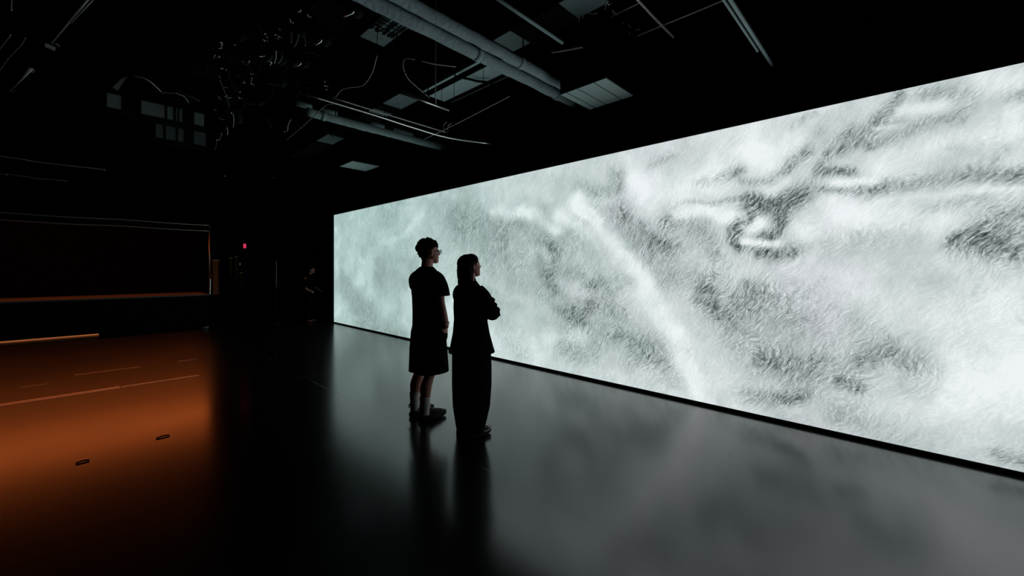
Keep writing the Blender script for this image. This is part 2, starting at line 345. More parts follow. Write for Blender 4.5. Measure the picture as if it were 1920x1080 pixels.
LIGHT_STROKES = [
    ([3.26, 2.45, 2.84, 2.02, 2.46, 1.59, 2.11, 1.08, 1.8, 0.56, 1.62, 0.23, 1.58, -0.03], 0.103, 0.097, 1.0),
    ([4.86, 2.42, 3.93, 2.29], 0.128, 0.093, 0.8),
    ([3.68, 2.12, 3.58, 2.11], 0.088, 0.07, 0.7),
    ([3.26, 0.58, 3.17, 0.56], 0.114, 0.096, 0.7),
    ([8.57, 2.1, 7.66, 2.2, 7.35, 2.38, 7.05, 2.63], 0.127, 0.068, 0.5),
    ([9.07, 1.93, 9.85, 1.15], 0.222, 0.104, 0.5),
    ([1.98, 2.4, 1.51, 2.39], 0.153, 0.156, 0.8),
    ([1.1, 2.66, 0.87, 2.72], 0.129, 0.149, 0.8),
    ([0.14, 2.43, -0.26, 2.52, -0.58, 2.6], 0.075, 0.109, 0.95),
    ([0.01, 2.82, -0.24, 2.8], 0.027, 0.039, 1.0),
    ([-0.45, 2.94, -0.58, 2.93], 0.056, 0.087, 1.0),
    ([1.13, 1.89, 1.03, 1.96], 0.038, 0.043, 1.0),
    ([-0.32, 0.53, -0.63, 0.75], 0.129, 0.199, 1.0),
    ([0.31, 1.33, -0.18, 1.09], 0.131, 0.179, 0.7),
    ([-0.53, 1.12, -0.63, 0.98], 0.098, 0.155, 0.7),
    ([0.46, 2.0, 0.04, 1.92], 0.092, 0.121, 0.7),
    ([1.8, 2.13, 1.3, 2.05], 0.067, 0.07, 0.9),
    ([1.2, 1.77, 0.87, 1.77], 0.023, 0.027, 0.9),
    ([0.7, 1.87, -0.21, 1.86], 0.064, 0.084, 0.6),
    ([0.17, 2.09, -0.32, 2.09, -0.63, 2.07], 0.017, 0.025, 0.6),
    ([0.17, 2.71, -0.02, 2.68], 0.013, 0.018, 0.8),
    ([0.46, 2.27, 0.17, 2.26], 0.022, 0.028, 0.9),
    ([11.13, 2.58, 11.13, 0.25], 0.173, 0.073, 0.6),
    ([0.7, 3.04, 0.46, 3.02], 0.04, 0.049, 0.6),
    ([0.17, 0.33, -0.26, 0.6], 0.094, 0.131, 0.4),
    ([0.78, 2.34, 0.96, 2.26], 0.027, 0.031, 0.7),
    ([1.46, 0.43, 1.15, 0.1], 0.102, 0.112, 0.35),
    ([2.46, 2.86, 2.31, 2.57], 0.071, 0.066, 0.3),
    ([2.24, 2.43, 2.38, 2.65], 0.097, 0.091, 0.6),
    ([3.63, 0.76, 3.73, 0.44], 0.098, 0.078, 0.4),
    ([3.08, 1.96, 3.53, 2.29], 0.09, 0.074, 0.7),
    ([9.07, 1.8, 9.34, 0.78], 0.107, 0.051, 0.4),
    ([7.25, 0.88, 5.26, 0.43, 4.04, 0.2], 0.384, 0.246, 0.5),
    ([9.07, 0.79, 7.66, 0.41], 0.379, 0.193, 0.35),
    ([10.85, 1.99, 10.53, 1.56], 0.327, 0.142, 0.3),
]

def hash_noise(Yg, Zg, f, seed):
    u, v = Yg*f, Zg*f; i, j = np.floor(u).astype(int), np.floor(v).astype(int); fu, fv = u-i, v-j
    fu = fu*fu*(3-2*fu); fv = fv*fv*(3-2*fv)
    def h(a, b):
        x = np.sin(a*127.1+b*311.7+seed*74.7)*43758.5453; return x-np.floor(x)
    return (h(i, j)*(1-fu)+h(i+1, j)*fu)*(1-fv)+(h(i, j+1)*(1-fu)+h(i+1, j+1)*fu)*fv
def fbm(Yg, Zg, f, seed, o=4):
    s = 0; a = .5; t = 0
    for k in range(o): s = s+a*hash_noise(Yg, Zg, f*2**k, seed+k); t += a; a *= .55
    return s/t-.5
def strokes(Yg, Zg, table, wob):
    out = np.zeros_like(Yg)
    for q, ry, rz, amp in table:
        P = [(q[i], q[i+1]) for i in range(0, len(q), 2)]
        cy = sum(p[0] for p in P)/len(P); ext = max(abs(p[0]-cy) for p in P)+4*ry+.3
        msk = np.abs(Yg-cy) < ext
        y = (Yg+wob[0]*min(1, ry*6))[msk]; z = (Zg+wob[1]*min(1, rz*6))[msk]
        best = np.full(y.shape, 1e9)
        for (a0, a1), (b0, b1) in zip(P, P[1:]):
            ax, az, bx, bz = a0/ry, a1/rz, b0/ry, b1/rz; dx, dz = bx-ax, bz-az; L2 = dx*dx+dz*dz+1e-9
            t = np.clip(((y/ry-ax)*dx+(z/rz-az)*dz)/L2, 0, 1)
            best = np.minimum(best, (y/ry-ax-t*dx)**2+(z/rz-az-t*dz)**2)
        g = amp*np.exp(-best**1.3*.55)
        out[msk] = 1-(1-out[msk])*(1-np.clip(g, 0, 1))
    return out
SY0, SY1, SZ0, SZ1 = -5.5, 11.33, .034, 2.985
nY, nZ = 520, 92
ys = np.linspace(SY0, SY1, nY+1); zs = np.linspace(SZ0, SZ1, nZ+1); Yg, Zg = np.meshgrid(ys, zs)
wob = (fbm(Yg, Zg, 2.2, 3)*.34, fbm(Yg, Zg, 2.2, 9)*.28)
Dk = strokes(Yg, Zg, DARK_STROKES, wob); Wh = strokes(Yg, Zg, LIGHT_STROKES, (wob[0]*1.1+.45*fbm(Yg, Zg, 5, 51, 4)*.5, wob[1]*1.1+.45*fbm(Yg, Zg, 5, 57, 4)*.5))
broad = fbm(Yg, Zg, .8, 21, 5); mid = fbm(Yg+wob[0], Zg+wob[1], 2.6, 31, 4)
far = np.clip((Yg-1.5)/7, 0, 1)
wav = np.clip(mid*2.2+.35*broad*4, -1, 1)
Dk = np.clip(Dk*(1.05+1.3*mid) + np.clip(wav-.15, 0, 1)*.28*(1-Wh), 0, 1)
Dk = Dk*(1-.6*Wh)*(1-.42*far)
Wh = np.clip(Wh*(.92+.9*mid), 0, 1)
base = .795-.035*far+broad*.17+mid*.13+fbm(Yg+wob[0]*2, Zg+wob[1]*2, 7, 61, 3)*.09*(1-Wh) + .025*(1-far)+.03*np.clip(Zg-1.4, 0, 1)*(1-far) + Wh*.12
verts = np.column_stack([np.full(Yg.size, SCREEN_X), Yg.ravel(), Zg.ravel()])
me = bpy.data.meshes.new('display'); idx = np.arange((nY+1)*(nZ+1)).reshape(nZ+1, nY+1)
faces = np.stack([idx[:-1, :-1], idx[1:, :-1], idx[1:, 1:], idx[:-1, 1:]], -1).reshape(-1, 4)
me.from_pydata(verts.tolist(), [], faces.tolist()); me.update()
ca = me.color_attributes.new('content', 'FLOAT_COLOR', 'POINT')
ca.data.foreach_set('color', np.column_stack([base.ravel(), Dk.ravel(), far.ravel(), np.ones(Yg.size)]).astype(np.float32).ravel())
def display_material():
    m = bpy.data.materials.new('led_water_footage'); m.use_nodes = True; nt = m.node_tree; N = nt.nodes; Lk = nt.links
    b = N['Principled BSDF']; b.inputs['Base Color'].default_value = (.01, .01, .01, 1); b.inputs['Roughness'].default_value = .6
    at_ = N.new('ShaderNodeAttribute'); at_.attribute_name = 'content'; sx = N.new('ShaderNodeSeparateColor'); Lk.new(at_.outputs['Color'], sx.inputs[0])
    tc = N.new('ShaderNodeTexCoord')
    def math_(op, a, b_=None, c=None, clamp=False):
        n = N.new('ShaderNodeMath'); n.operation = op; n.use_clamp = clamp
        for i, v in enumerate((a, b_, c)):
            if v is None: continue
            if isinstance(v, (int, float)): n.inputs[i].default_value = v
            else: Lk.new(v, n.inputs[i])
        return n.outputs[0]
    # warp
    w = N.new('ShaderNodeTexNoise'); w.inputs['Scale'].default_value = 2.3; w.inputs['Detail'].default_value = 3; Lk.new(tc.outputs['Object'], w.inputs['Vector'])
    vm = N.new('ShaderNodeVectorMath'); vm.operation = 'MULTIPLY_ADD'; vm.inputs[1].default_value = (.34, .34, .34)
    Lk.new(w.outputs['Color'], vm.inputs[0]); Lk.new(tc.outputs['Object'], vm.inputs[2])
    def streak(ang, sl, sw, det=3, dist=0, src=vm, off=0):
        # in the wall plane, streaks at angle ang from horizontal; the wall's Y axis runs to the viewer's left
        r = N.new('ShaderNodeMapping'); r.vector_type = 'TEXTURE'; r.inputs['Rotation'].default_value = (math.radians(ang), 0, 0)
        Lk.new(src.outputs[0], r.inputs['Vector'])
        s_ = N.new('ShaderNodeMapping'); s_.inputs['Scale'].default_value = (1, sl, sw); s_.inputs['Location'].default_value = (0, off*.5, off); Lk.new(r.outputs[0], s_.inputs['Vector'])
        n = N.new('ShaderNodeTexNoise'); n.inputs['Scale'].default_value = 1; n.inputs['Detail'].default_value = det; n.inputs['Roughness'].default_value = .6
        n.inputs['Distortion'].default_value = dist
        Lk.new(s_.outputs[0], n.inputs['Vector']); return n.outputs[0]
    a1 = streak(-52, 11, 42, 3, .5); a2 = streak(-45, 34, 85, 2, .8); a3 = streak(-52, 5, 17, 4, .8)
    a4 = streak(-55, 50, 80, 2, .3); a5 = streak(-50, 12, 40, 2, .3, vm)
    D = sx.outputs[1]
    # dark grain: appears where the stroke density is high
    g = math_('ADD', math_('MULTIPLY', a1, .55), math_('MULTIPLY', a2, .45))
    thr = math_('SUBTRACT', .66, math_('MULTIPLY', D, .22))
    k = math_('MULTIPLY', math_('SUBTRACT', g, thr), 7.0, None, True)
    amp = math_('MULTIPLY_ADD', D, .9, .32)
    lum = math_('SUBTRACT', sx.outputs[0], math_('MULTIPLY', D, .19))
    lum = math_('SUBTRACT', lum, math_('MULTIPLY', k, math_('MULTIPLY_ADD', D, .27, .05)))
    lum = math_('ADD', lum, math_('MULTIPLY', math_('MULTIPLY', math_('SUBTRACT', a2, .5), .24), amp))
    lum = math_('ADD', lum, math_('MULTIPLY', math_('MULTIPLY', math_('SUBTRACT', a3, .5), .34), amp))
    # ripples with a light and a dark side
    em = math_('SUBTRACT', streak(-48, 13, 38, 3, .4), streak(-48, 13, 38, 3, .4, vm, .32))
    em2 = math_('SUBTRACT', streak(-35, 30, 66, 2, .5), streak(-35, 30, 66, 2, .5, vm, .35))
    em = math_('ADD', math_('MULTIPLY', em, .75), math_('MULTIPLY', em2, .55))
    lum = math_('ADD', lum, math_('MULTIPLY', em, math_('MULTIPLY_ADD', D, .80, .13)))
    f = math_('MULTIPLY', math_('SUBTRACT', streak(-50, 16, 56, 3, .8), .60), 6.0, None, True)
    lum = math_('ADD', lum, math_('MULTIPLY', math_('MULTIPLY', f, .16), amp))
    lum = math_('MINIMUM', math_('MAXIMUM', lum, .12), .955)
    lin = math_('POWER', lum, 2.25)
    # tint: grey-green in the darker and farther water, neutral in the foam
    t = math_('ADD', math_('MULTIPLY', math_('SUBTRACT', .90, lum), 1.3), math_('MULTIPLY_ADD', sx.outputs[2], .62, .18), None, True)
    mx = N.new('ShaderNodeMix'); mx.data_type = 'RGBA'; mx.inputs[6].default_value = (.965, .99, 1.01, 1); mx.inputs[7].default_value = (.76, 1.04, 1.005, 1)
    Lk.new(t, mx.inputs[0])
    w2 = N.new('ShaderNodeTexNoise'); w2.inputs['Scale'].default_value = 1.1; Lk.new(tc.outputs['Object'], w2.inputs['Vector'])
    lav = math_('MULTIPLY', math_('SUBTRACT', w2.outputs[0], .52), 5, None, True)
    mx2 = N.new('ShaderNodeMix'); mx2.data_type = 'RGBA'; mx2.inputs[7].default_value = (.97, .965, 1.045, 1); Lk.new(math_('MULTIPLY', lav, math_('SUBTRACT', .55, sx.outputs[2], None, True)), mx2.inputs[0]); Lk.new(mx.outputs[2], mx2.inputs[6])
    cm = N.new('ShaderNodeVectorMath'); cm.operation = 'SCALE'; Lk.new(mx2.outputs[2], cm.inputs[0]); Lk.new(lin, cm.inputs['Scale'])
    Lk.new(cm.outputs[0], b.inputs['Emission Color']); b.inputs['Emission Strength'].default_value = SCREEN_POWER
    return m
wall = empty('led_video_wall', (SCREEN_X, 3, 0), 'huge glowing video wall showing white churning water, filling the right side', 'screen')
me.materials.append(display_material())
disp = bpy.data.objects.new('display', me); C.objects.link(disp); disp.parent = wall; disp.matrix_parent_inverse = Matrix.Translation(-wall.location)
disp['label'] = 'lit display with pale grey-green water footage'
bm = bmesh.new(); box(bm, (SCREEN_X-.012, SY0, .0), (SCREEN_X+.075, SY1+.004, .030)); box(bm, (SCREEN_X+.004, SY0, .030), (SCREEN_X+.075, SY1+.008, SZ1+.012)); child('bezel', bm, M_black, wall)
bm = bmesh.new(); box(bm, (SCREEN_X-.002, SY0, SZ1), (SCREEN_X+.006, SY1, SZ1+.006)); child('top_edge', bm, M_steel, wall)

# ------------------------------------------------------------------ people  (local: x forward, y left, z up)
def RZ(a, c=(0, 0, 0)): return Matrix.Translation(Vector(c)) @ Matrix.Rotation(math.radians(a), 4, 'Z') @ Matrix.Translation(-Vector(c))
def head(bm, c, yaw, pitch, s=1.0, jaw=1.0):
    """head with face; c = centre of the skull, s = scale"""
    M = Matrix.Translation(Vector(c)) @ Matrix.Rotation(math.radians(yaw), 4, 'Z') @ Matrix.Rotation(math.radians(-pitch), 4, 'Y') @ Matrix.Scale(s, 4)
    ell(bm, (-.008, 0, .022), (.093, .073, .088), M)                 # skull
    loft(bm, [(.058, 0, -.118, .016, .016), (.048, 0, -.108, .040*jaw, .034*jaw), (.036, 0, -.085, .055, .050*jaw), (.028, 0, -.045, .066, .060), (.02, 0, .0, .076, .068), (.015, 0, .05, .07, .062)], 20, M)
    loft(bm, [(.089, 0, -.037, .022, .017), (.096, 0, -.022, .021, .013), (.085, 0, .012, .012, .008)], 10, M)  # nose
    ell(bm, (.103, 0, -.030), (.010, .010, .008), M, 2)
    ell(bm, (.086, 0, -.060), (.012, .024, .0065), M, 2); ell(bm, (.084, 0, -.073), (.012, .021, .007), M, 2)   # lips
    ell(bm, (.082, 0, -.100), (.014, .018, .012), M, 2)               # chin
    ell(bm, (.078, 0, .022), (.014, .052, .009), M, 2)                # brow
    for sy in (-1, 1):
        ell(bm, (.058, sy*.040, -.028), (.022, .018, .020), M, 2)     # cheek
        ell(bm, (-.004, sy*.078, -.012), (.017, .008, .031), M, 2, Matrix.Rotation(math.radians(12), 3, 'Y'))     # ear
        ell(bm, (.000, sy*.074, -.036), (.009, .007, .011), M, 2)
    return M
def eyes(name, M, par):
    for sy in (-1, 1):
        bm = bmesh.new(); ell(bm, (.072, sy*.032, .004), (.013, .014, .011), M, 2); o = link(name, bm, M_eye, par, True)
M_eye = mat('eye', (.04, .025, .02), .15)
def hand(bm, w, d, up, s=1.0, curl=.5, side=1):
    """w wrist, d pointing direction, up = back of hand direction"""
    w, d = Vector(w), Vector(d).normalized(); up = (Vector(up) - d*Vector(up).dot(d)).normalized(); l = d.cross(up)*side
    T = Matrix((( *[d.x, l.x, up.x], w.x), (*[d.y, l.y, up.y], w.y), (*[d.z, l.z, up.z], w.z), (0, 0, 0, 1)))
    ell(bm, (.045*s, 0, 0), (.052*s, .040*s, .015*s), T, 3)
    for i, (ln, off) in enumerate(((.066, .030), (.076, .010), (.071, -.010), (.056, -.029))):
        p = [Vector((.075*s, off*s, 0)), Vector((.075+ln*.45, off*1.08, -ln*.12*curl))*1.0, None, None]
        a = curl*.9; x, z = .080*s, 0; P = [(x, off*s, 0)]; ang = 0
        for seg in (.45, .32, .23):
            ang += a*.75; x += ln*s*seg*math.cos(ang); z -= ln*s*seg*math.sin(ang); P.append((x, off*s*1.05, z))
        tube(bm, [T @ Vector(v) for v in P], [.0095*s, .009*s, .0082*s, .0068*s], 8)
    P = [(.015*s, .025*s, -.004), (.042*s, .052*s, -.012), (.068*s, .060*s, -.022), (.088*s, .056*s, -.034)]
    tube(bm, [T @ Vector(v) for v in P], [.013*s, .0115*s, .010*s, .008*s], 8)
def limb(bm, pts, rad, n=12): tube(bm, smooth_path(pts, 5), list(np.interp(np.linspace(0, len(pts)-1, (len(pts)-1)*5+1), range(len(pts)), rad)), n)
def shoe(par, ankle, yaw, L, chunky, m_up, m_sole, laces, trim=None):
    """ankle = (x, y) of ankle; heel reaches .055 behind it"""
    T = Matrix.Translation(Vector((*ankle, 0))) @ Matrix.Rotation(math.radians(yaw), 4, 'Z')
    n = 22
    def outline(z, g, toe=1.0, x0=-.062, x1=None):
        x1 = L-.062 if x1 is None else x1; ring = []
        for k in range(n):
            a = 2*math.pi*k/n; t = (1-math.cos(a))/2; x = x0-g + (x1-x0+2*g)*t
            w = (.034+.014*math.sin(min(1, t*1.15)*math.pi*.9)) * (abs(math.sin(a))**.7 if a not in (0,) else 0) + g*abs(math.sin(a))
            ring.append(T @ Vector((x, w*(1 if math.sin(a) > 0 else -1)*1.05, z + (.012*max(0, t-.75)/.25 if z < .05 else 0))))
        return ring
    bm = bmesh.new(); rings(bm, [outline(.002, -.006), outline(.008, .002+.004*chunky), outline(.030+.012*chunky, .001+.006*chunky), outline(.036+.012*chunky, -.005)])
    b = .034+.010*chunky
    up = bmesh.new()
    loft(up, [(L*.5-.062, 0, b-.012, L*.49, .043), (L*.5-.063, 0, b+.012, L*.48, .044), (L*.44-.062, 0, b+.034, L*.40, .040), (L*.33-.062, 0, b+.052, L*.29, .037), (-.004, 0, b+.066+.01*chunky, .056, .036), (-.008, 0, b+.076+.014*chunky, .050, .034)], 24, T, 2.2)
    o = link('shoe', up, m_up, par, True); fuse(o, .006, 2)
    link('sole', bm, m_sole, o, True)
    if laces:
        bm = bmesh.new()
        for i in range(4):
            x = L*.33+.0-i*.024; z = b+.047+i*.012
            for s_ in (-1, 1): tube(bm, [T @ Vector((x+.006, -.030*s_, z-.006)), T @ Vector((x, 0, z+.012)), T @ Vector((x-.012, .030*s_, z+.002))], .004, 6)
        tube(bm, [T @ Vector(v) for v in smooth_path([(.035, .0, b+.075), (.045, .03, b+.085), (.060, .02, b+.075), (.04, 0, b+.074), (.05, -.03, b+.082), (.065, -.02, b+.072)], 4)], .0035, 6)
        link('laces', bm, M_lace, o)['label'] = 'dusty red laces'
        bm = bmesh.new(); tube(bm, [T @ Vector((-.062, 0, b+.055)), T @ Vector((-.080, 0, b+.075)), T @ Vector((-.062, 0, b+.098))], .006, 6); link('pull_tab', bm, m_up, o)
    if trim:
        bm = bmesh.new(); P = outline(.046, .000, x0=.03)
        tube(bm, [p+Vector((0, 0, .0)) for p in P[4:19]], .0045, 6)
        ell(bm, (L-.095, 0, .056), (.030, .034, .014), T, 2)
        link('toe_cap', bm, trim, o, True)['label'] = 'pale toe cap and welt'
    return o

# ---- man
man = empty('person', (2.29, 3.49, 0), 'tall person with curly dark hair and glasses, black t-shirt and long shorts, seen from behind', 'person')
bm = bmesh.new()
HM = head(bm, (.115, 0, 1.672), -15, 2, 1.0)
limb(bm, [(.07, 0, 1.42), (.080, 0, 1.50), (.095, 0, 1.60)], [.068, .059, .058])
loft(bm, [(.095, 0, .86, .08, .12), (.09, 0, .92, .105, .155), (.09, 0, 1.06, .095, .14), (.085, 0, 1.22, .105, .155), (.08, 0, 1.36, .105, .165), (.075, 0, 1.44, .075, .13), (.075, 0, 1.47, .05, .06)], 20)
for s in (-1, 1):   # legs
    limb(bm, [(.09, s*.085, .92), (.09, s*.09, .70), (.065, s*.09, .50), (.045, s*.09, .42), (.01, s*.09, .32), (.005, s*.09, .20), (0, s*.09, .10), (.0, s*.09, .05)], [.085, .080, .058, .052, .058, .047, .034, .036])
    limb(bm, [(-.03, s*.09, .045), (.05, s*.088, .05), (.12, s*.09, .04), (.17, s*.09, .035)], [.028, .034, .034, .022])
# right arm, hand in pocket; left arm bent forward, hand resting in the other pocket
limb(bm, [(.07, -.165, 1.42), (.075, -.212, 1.36), (.075, -.232, 1.24), (.075, -.244, 1.17), (.11, -.242, 1.05), (.16, -.218, .955), (.168, -.205, .91)], [.055, .056, .047, .043, .040, .028, .027])
limb(bm, [(.07, .165, 1.42), (.075, .195, 1.36), (.09, .20, 1.24), (.10, .205, 1.17), (.15, .205, 1.05), (.19, .195, .955), (.20, .19, .91)], [.055, .055, .047, .043, .040, .028, .027])
hand(bm, (.17, -.20, .915), (-.05, .12, -1), (.3, -1, 0), 1.0, .35, 1)
hand(bm, (.20, .188, .915), (-.05, -.12, -1), (.3, 1, 0), 1.0, .35, -1)
o = link('body', bm, M_skin, man); fuse(o, .0055, 3)
# hair: scalp shell with many curls
bm = bmesh.new(); hr = random.Random(5)
ell(bm, (-.024, 0, .046), (.090, .080, .078), HM); ell(bm, (-.055, 0, -.01), (.052, .066, .068), HM); ell(bm, (-.052, 0, -.060), (.036, .046, .045), HM)
for i in range(330):
    a = hr.uniform(-math.pi, math.pi); e = math.asin(hr.uniform(-.62, 1)); x = math.cos(e)*math.cos(a); y = math.cos(e)*math.sin(a); z = math.sin(e)
    if x > .30 and z < .06: continue
    if x > -.10 and z < -.10: continue
    if abs(y) > .6 and z < -.02 and x > -.2: continue
    r = hr.uniform(.010, .020); k = hr.uniform(.96, 1.12) + .05*max(0, z)
    taper = 1 if z > -.2 else 1+ (z+.2)*.35
    c0 = (-.024+x*.098*k*taper, y*.089*k*taper, .040+z*(.088 if z > 0 else .125)*k)
    ell(bm, c0, (r, r*hr.uniform(.6, 1), r*hr.uniform(.6, 1)), HM, 1)
for i in range(40):   # springy locks on the outline
    a = hr.uniform(-math.pi, math.pi); e = hr.uniform(-.1, 1.4); v = Vector((math.cos(e)*math.cos(a), math.cos(e)*math.sin(a), math.sin(e)))
    if v.x > .3 and v.z < .5: continue
    c0 = Vector((-.024+v.x*.106, v.y*.096, .040+v.z*.094)); t1 = v.orthogonal().normalized(); t2 = v.cross(t1); ph = hr.uniform(0, 6)
    tube(bm, [HM @ (c0 + v*(.004*j-.006) + (t1*math.cos(ph+j*.9)+t2*math.sin(ph+j*.9))*.011) for j in range(6)], .0035, 5)
o = link('hair', bm, M_hair, man); fuse(o, .0045, 1, .4)
eyes('eye', HM, man)
# glasses

bm = bmesh.new()
for s in (-1, 1):
    tube(bm, [HM @ Vector((.108-.004*abs(math.cos(a)), s*.034+.025*math.cos(a), .0+.021*math.sin(a))) for a in [2*math.pi*k/16 for k in range(17)]], .0022, 6)
    tube(bm, [HM @ Vector(v) for v in ((.104, s*.060, .008), (.09, s*.072, .009), (.0, s*.080, .008), (-.012, s*.081, -.006))], .0020, 6)
tube(bm, [HM @ Vector(v) for v in ((.108, -.010, .004), (.112, 0, .008), (.108, .010, .004))], .0022, 6)
gl = link('glasses', bm, M_dark, man)
for s in (-1, 1):
    bm = bmesh.new(); f = [bm.verts.new(HM @ Vector((.1065, s*.034+.024*math.cos(2*math.pi*k/16), .020*math.sin(2*math.pi*k/16)))) for k in range(16)]
    f2 = [bm.verts.new(HM @ Vector((.1085, s*.034+.024*math.cos(2*math.pi*k/16), .020*math.sin(2*math.pi*k/16)))) for k in range(16)]
    bm.faces.new(f); bm.faces.new(f2[::-1])
    for k in range(16): bm.faces.new((f[k], f[(k+1) % 16], f2[(k+1) % 16], f2[k]))
    link('lens', bm, M_lens, gl)
# t-shirt
bm = bmesh.new()
loft(bm, [(.105, 0, .84, .142, .190), (.105, 0, .90, .145, .192), (.100, 0, 1.05, .138, .186), (.095, 0, 1.20, .140, .185), (.085, 0, 1.32, .140, .192), (.078, 0, 1.41, .122, .182), (.075, 0, 1.458, .108, .155), (.075, 0, 1.49, .090, .115), (.078, 0, 1.512, .074, .080), (.08, 0, 1.522, .066, .066)], 32, None, 2.2)
for s, yo, xo in ((-1, .238, .090), (1, .205, .09)):
    limb(bm, [(.075, s*.13, 1.425), (.078, s*.185, 1.385), (xo, s*(yo-.01), 1.31), (xo, s*(yo+.002), 1.232 if s < 0 else 1.285)], [.070, .080, .076, .084 if s < 0 else .072], 20)
o = link('t_shirt', bm, M_shirt, man); fuse(o, .007, 2)
# long shorts
bm = bmesh.new()
for s in (-1, 1):
    loft(bm, [(.105, s*.085, .455, .165, .112), (.105, s*.085, .50, .162, .110), (.100, s*.083, .70, .150, .108), (.10, s*.08, .86, .135, .105), (.10, s*.07, .95, .120, .09)], 24, None, 2.3)
for s in (-1, 1): ell(bm, (.13, s*.185, .84), (.075, .028, .10))
o = link('shorts', bm, M_shorts, man); fuse(o, .007, 1)
for s in (-1, 1):
    bm = bmesh.new(); limb(bm, [(0, s*.09, .235 if s < 0 else .245), (0, s*.09, .17), (0, s*.09, .10), (.0, s*.09, .06)], [.054, .050, .046, .046]); link('sock', bm, M_sock, man, True)
shoe(man, (0, -.09), -3, .30, 1, M_shoe, M_sole, True); shoe(man, (0, .09), 6, .30, 1, M_shoe, M_sole, True)
bm = bmesh.new(); wq = Vector((.158, -.219, .962)); dd = Vector((.3, .13, -1)).normalized().to_track_quat('Z', 'Y').to_matrix()
for j in range(3): tube(bm, [wq + dd @ Vector((.033*math.cos(2*math.pi*k/14), .033*math.sin(2*math.pi*k/14), .005*j)) for k in range(15)], .003, 5)
link('bracelet', bm, M_white, man)['label'] = 'pale bracelet'

# ---- woman
wo = empty('person', (2.346, 2.826, 0), 'shorter person with long wavy dark hair, arms crossed, black blazer and wide trousers', 'person')
bm = bmesh.new()
HW = head(bm, (.052, .008, 1.528), -16, 8, .90, .92)
limb(bm, [(.02, 0, 1.30), (.025, .002, 1.37), (.045, .005, 1.46)], [.056, .048, .046])
loft(bm, [(.06, 0, .78, .09, .13), (.055, 0, .86, .11, .155), (.05, 0, 1.0, .085, .12), (.045, 0, 1.13, .10, .135), (.045, 0, 1.26, .095, .145), (.035, 0, 1.33, .065, .11), (.03, 0, 1.36, .045, .05)], 20)
for s in (-1, 1):
    limb(bm, [(.06, s*.08, .84), (.06, s*.08, .62), (.05, s*.08, .45), (.02, s*.08, .28), (.0, s*.08, .10), (.0, s*.08, .05)], [.085, .075, .052, .05, .032, .033])
    F = RZ(20 if s > 0 else -4, (0, s*.08, 0)); limb(bm, [F @ Vector(v) for v in ((-.03, s*.08, .045), (.05, s*.08, .045), (.10, s*.08, .040), (.135, s*.08, .036))], [.026, .028, .026, .016])
# crossed arms
limb(bm, [(.04, -.135, 1.30), (.06, -.165, 1.24), (.12, -.185, 1.12), (.165, -.18, 1.085), (.22, -.09, 1.12), (.23, .03, 1.16), (.215, .08, 1.175)], [.046, .045, .038, .036, .034, .026, .025])
limb(bm, [(.04, .135, 1.30), (.06, .165, 1.24), (.13, .19, 1.12), (.17, .18, 1.09), (.24, .09, 1.11), (.265, -.03, 1.13), (.25, -.08, 1.135)], [.046, .045, .038, .036, .034, .026, .025])
hand(bm, (.215, .075, 1.175), (-.35, 1, .15), (1, .3, .1), .88, .4, 1)
hand(bm, (.25, -.075, 1.135), (-.6, -1, .1), (1, -.5, .1), .88, .6, -1)
o = link('body', bm, M_skin, wo); fuse(o, .0055, 3)
eyes('eye', HW, wo)
bm = bmesh.new(); hr = random.Random(8)
ell(bm, (-.036, 0, .030), (.104, .092, .092), HW); ell(bm, (.010, 0, .056), (.076, .084, .066), HW)
loft(bm, [(-.052, .012, -.33, .03, .075), (-.058, .012, -.24, .056, .092), (-.062, .012, -.14, .070, .094), (-.060, .010, -.06, .080, .092), (-.052, .005, .01, .088, .090)], 24, HW)
for i in range(16):   # loose wavy ends at the back
    ph = hr.uniform(0, 6); a = math.radians(hr.uniform(110, 215)); P = []
    for j in range(9):
        t = j/8; P.append(HW @ Vector((-.055+math.cos(a)*(.074+.030*t)+math.sin(ph+t*10)*.011, .01+math.sin(a)*(.090+.026*t)+math.sin(ph*2+t*9)*.011, -.13-.22*t)))
    tube(bm, P, [.006]*5+[.005, .004, .003, .002], 5)
for i in range(110):
    a = hr.uniform(math.radians(70), math.radians(290)); r0 = hr.uniform(.80, 1.02)
    x0, y0 = math.cos(a), math.sin(a); L_ = hr.uniform(.26, .40); ph = hr.uniform(0, 6); P = []
    for j in range(12):
        t = j/11; z = -.02 - t*L_; w_ = .004+.015*t
        P.append(HW @ Vector((-.056+x0*(.080-.02*t)*r0 + math.sin(ph+t*10)*w_*.7, y0*(.088+.006*math.sin(t*3))*r0*(1-.12*t)+.01 + math.sin(ph*1.7+t*9)*w_, z)))
    tube(bm, P, [.005]+[.008]*6+[.007, .006, .005, .004, .002], 5)
for s in (-1, 1):   # front locks falling over the collar
    for i in range(7):
        ph = hr.uniform(0, 6); P = [HW @ Vector((.012+.010*i*.5+math.sin(ph+t*6)*.006+.02*t, s*(.078-.002*i-.012*t), .045-t*.27)) for t in [j/9 for j in range(10)]]
        if s < 0: continue
        tube(bm, P, [.008]*6+[.007, .006, .005, .003], 5)
o = link('hair', bm, M_hair, wo); fuse(o, .0045, 1, .4)
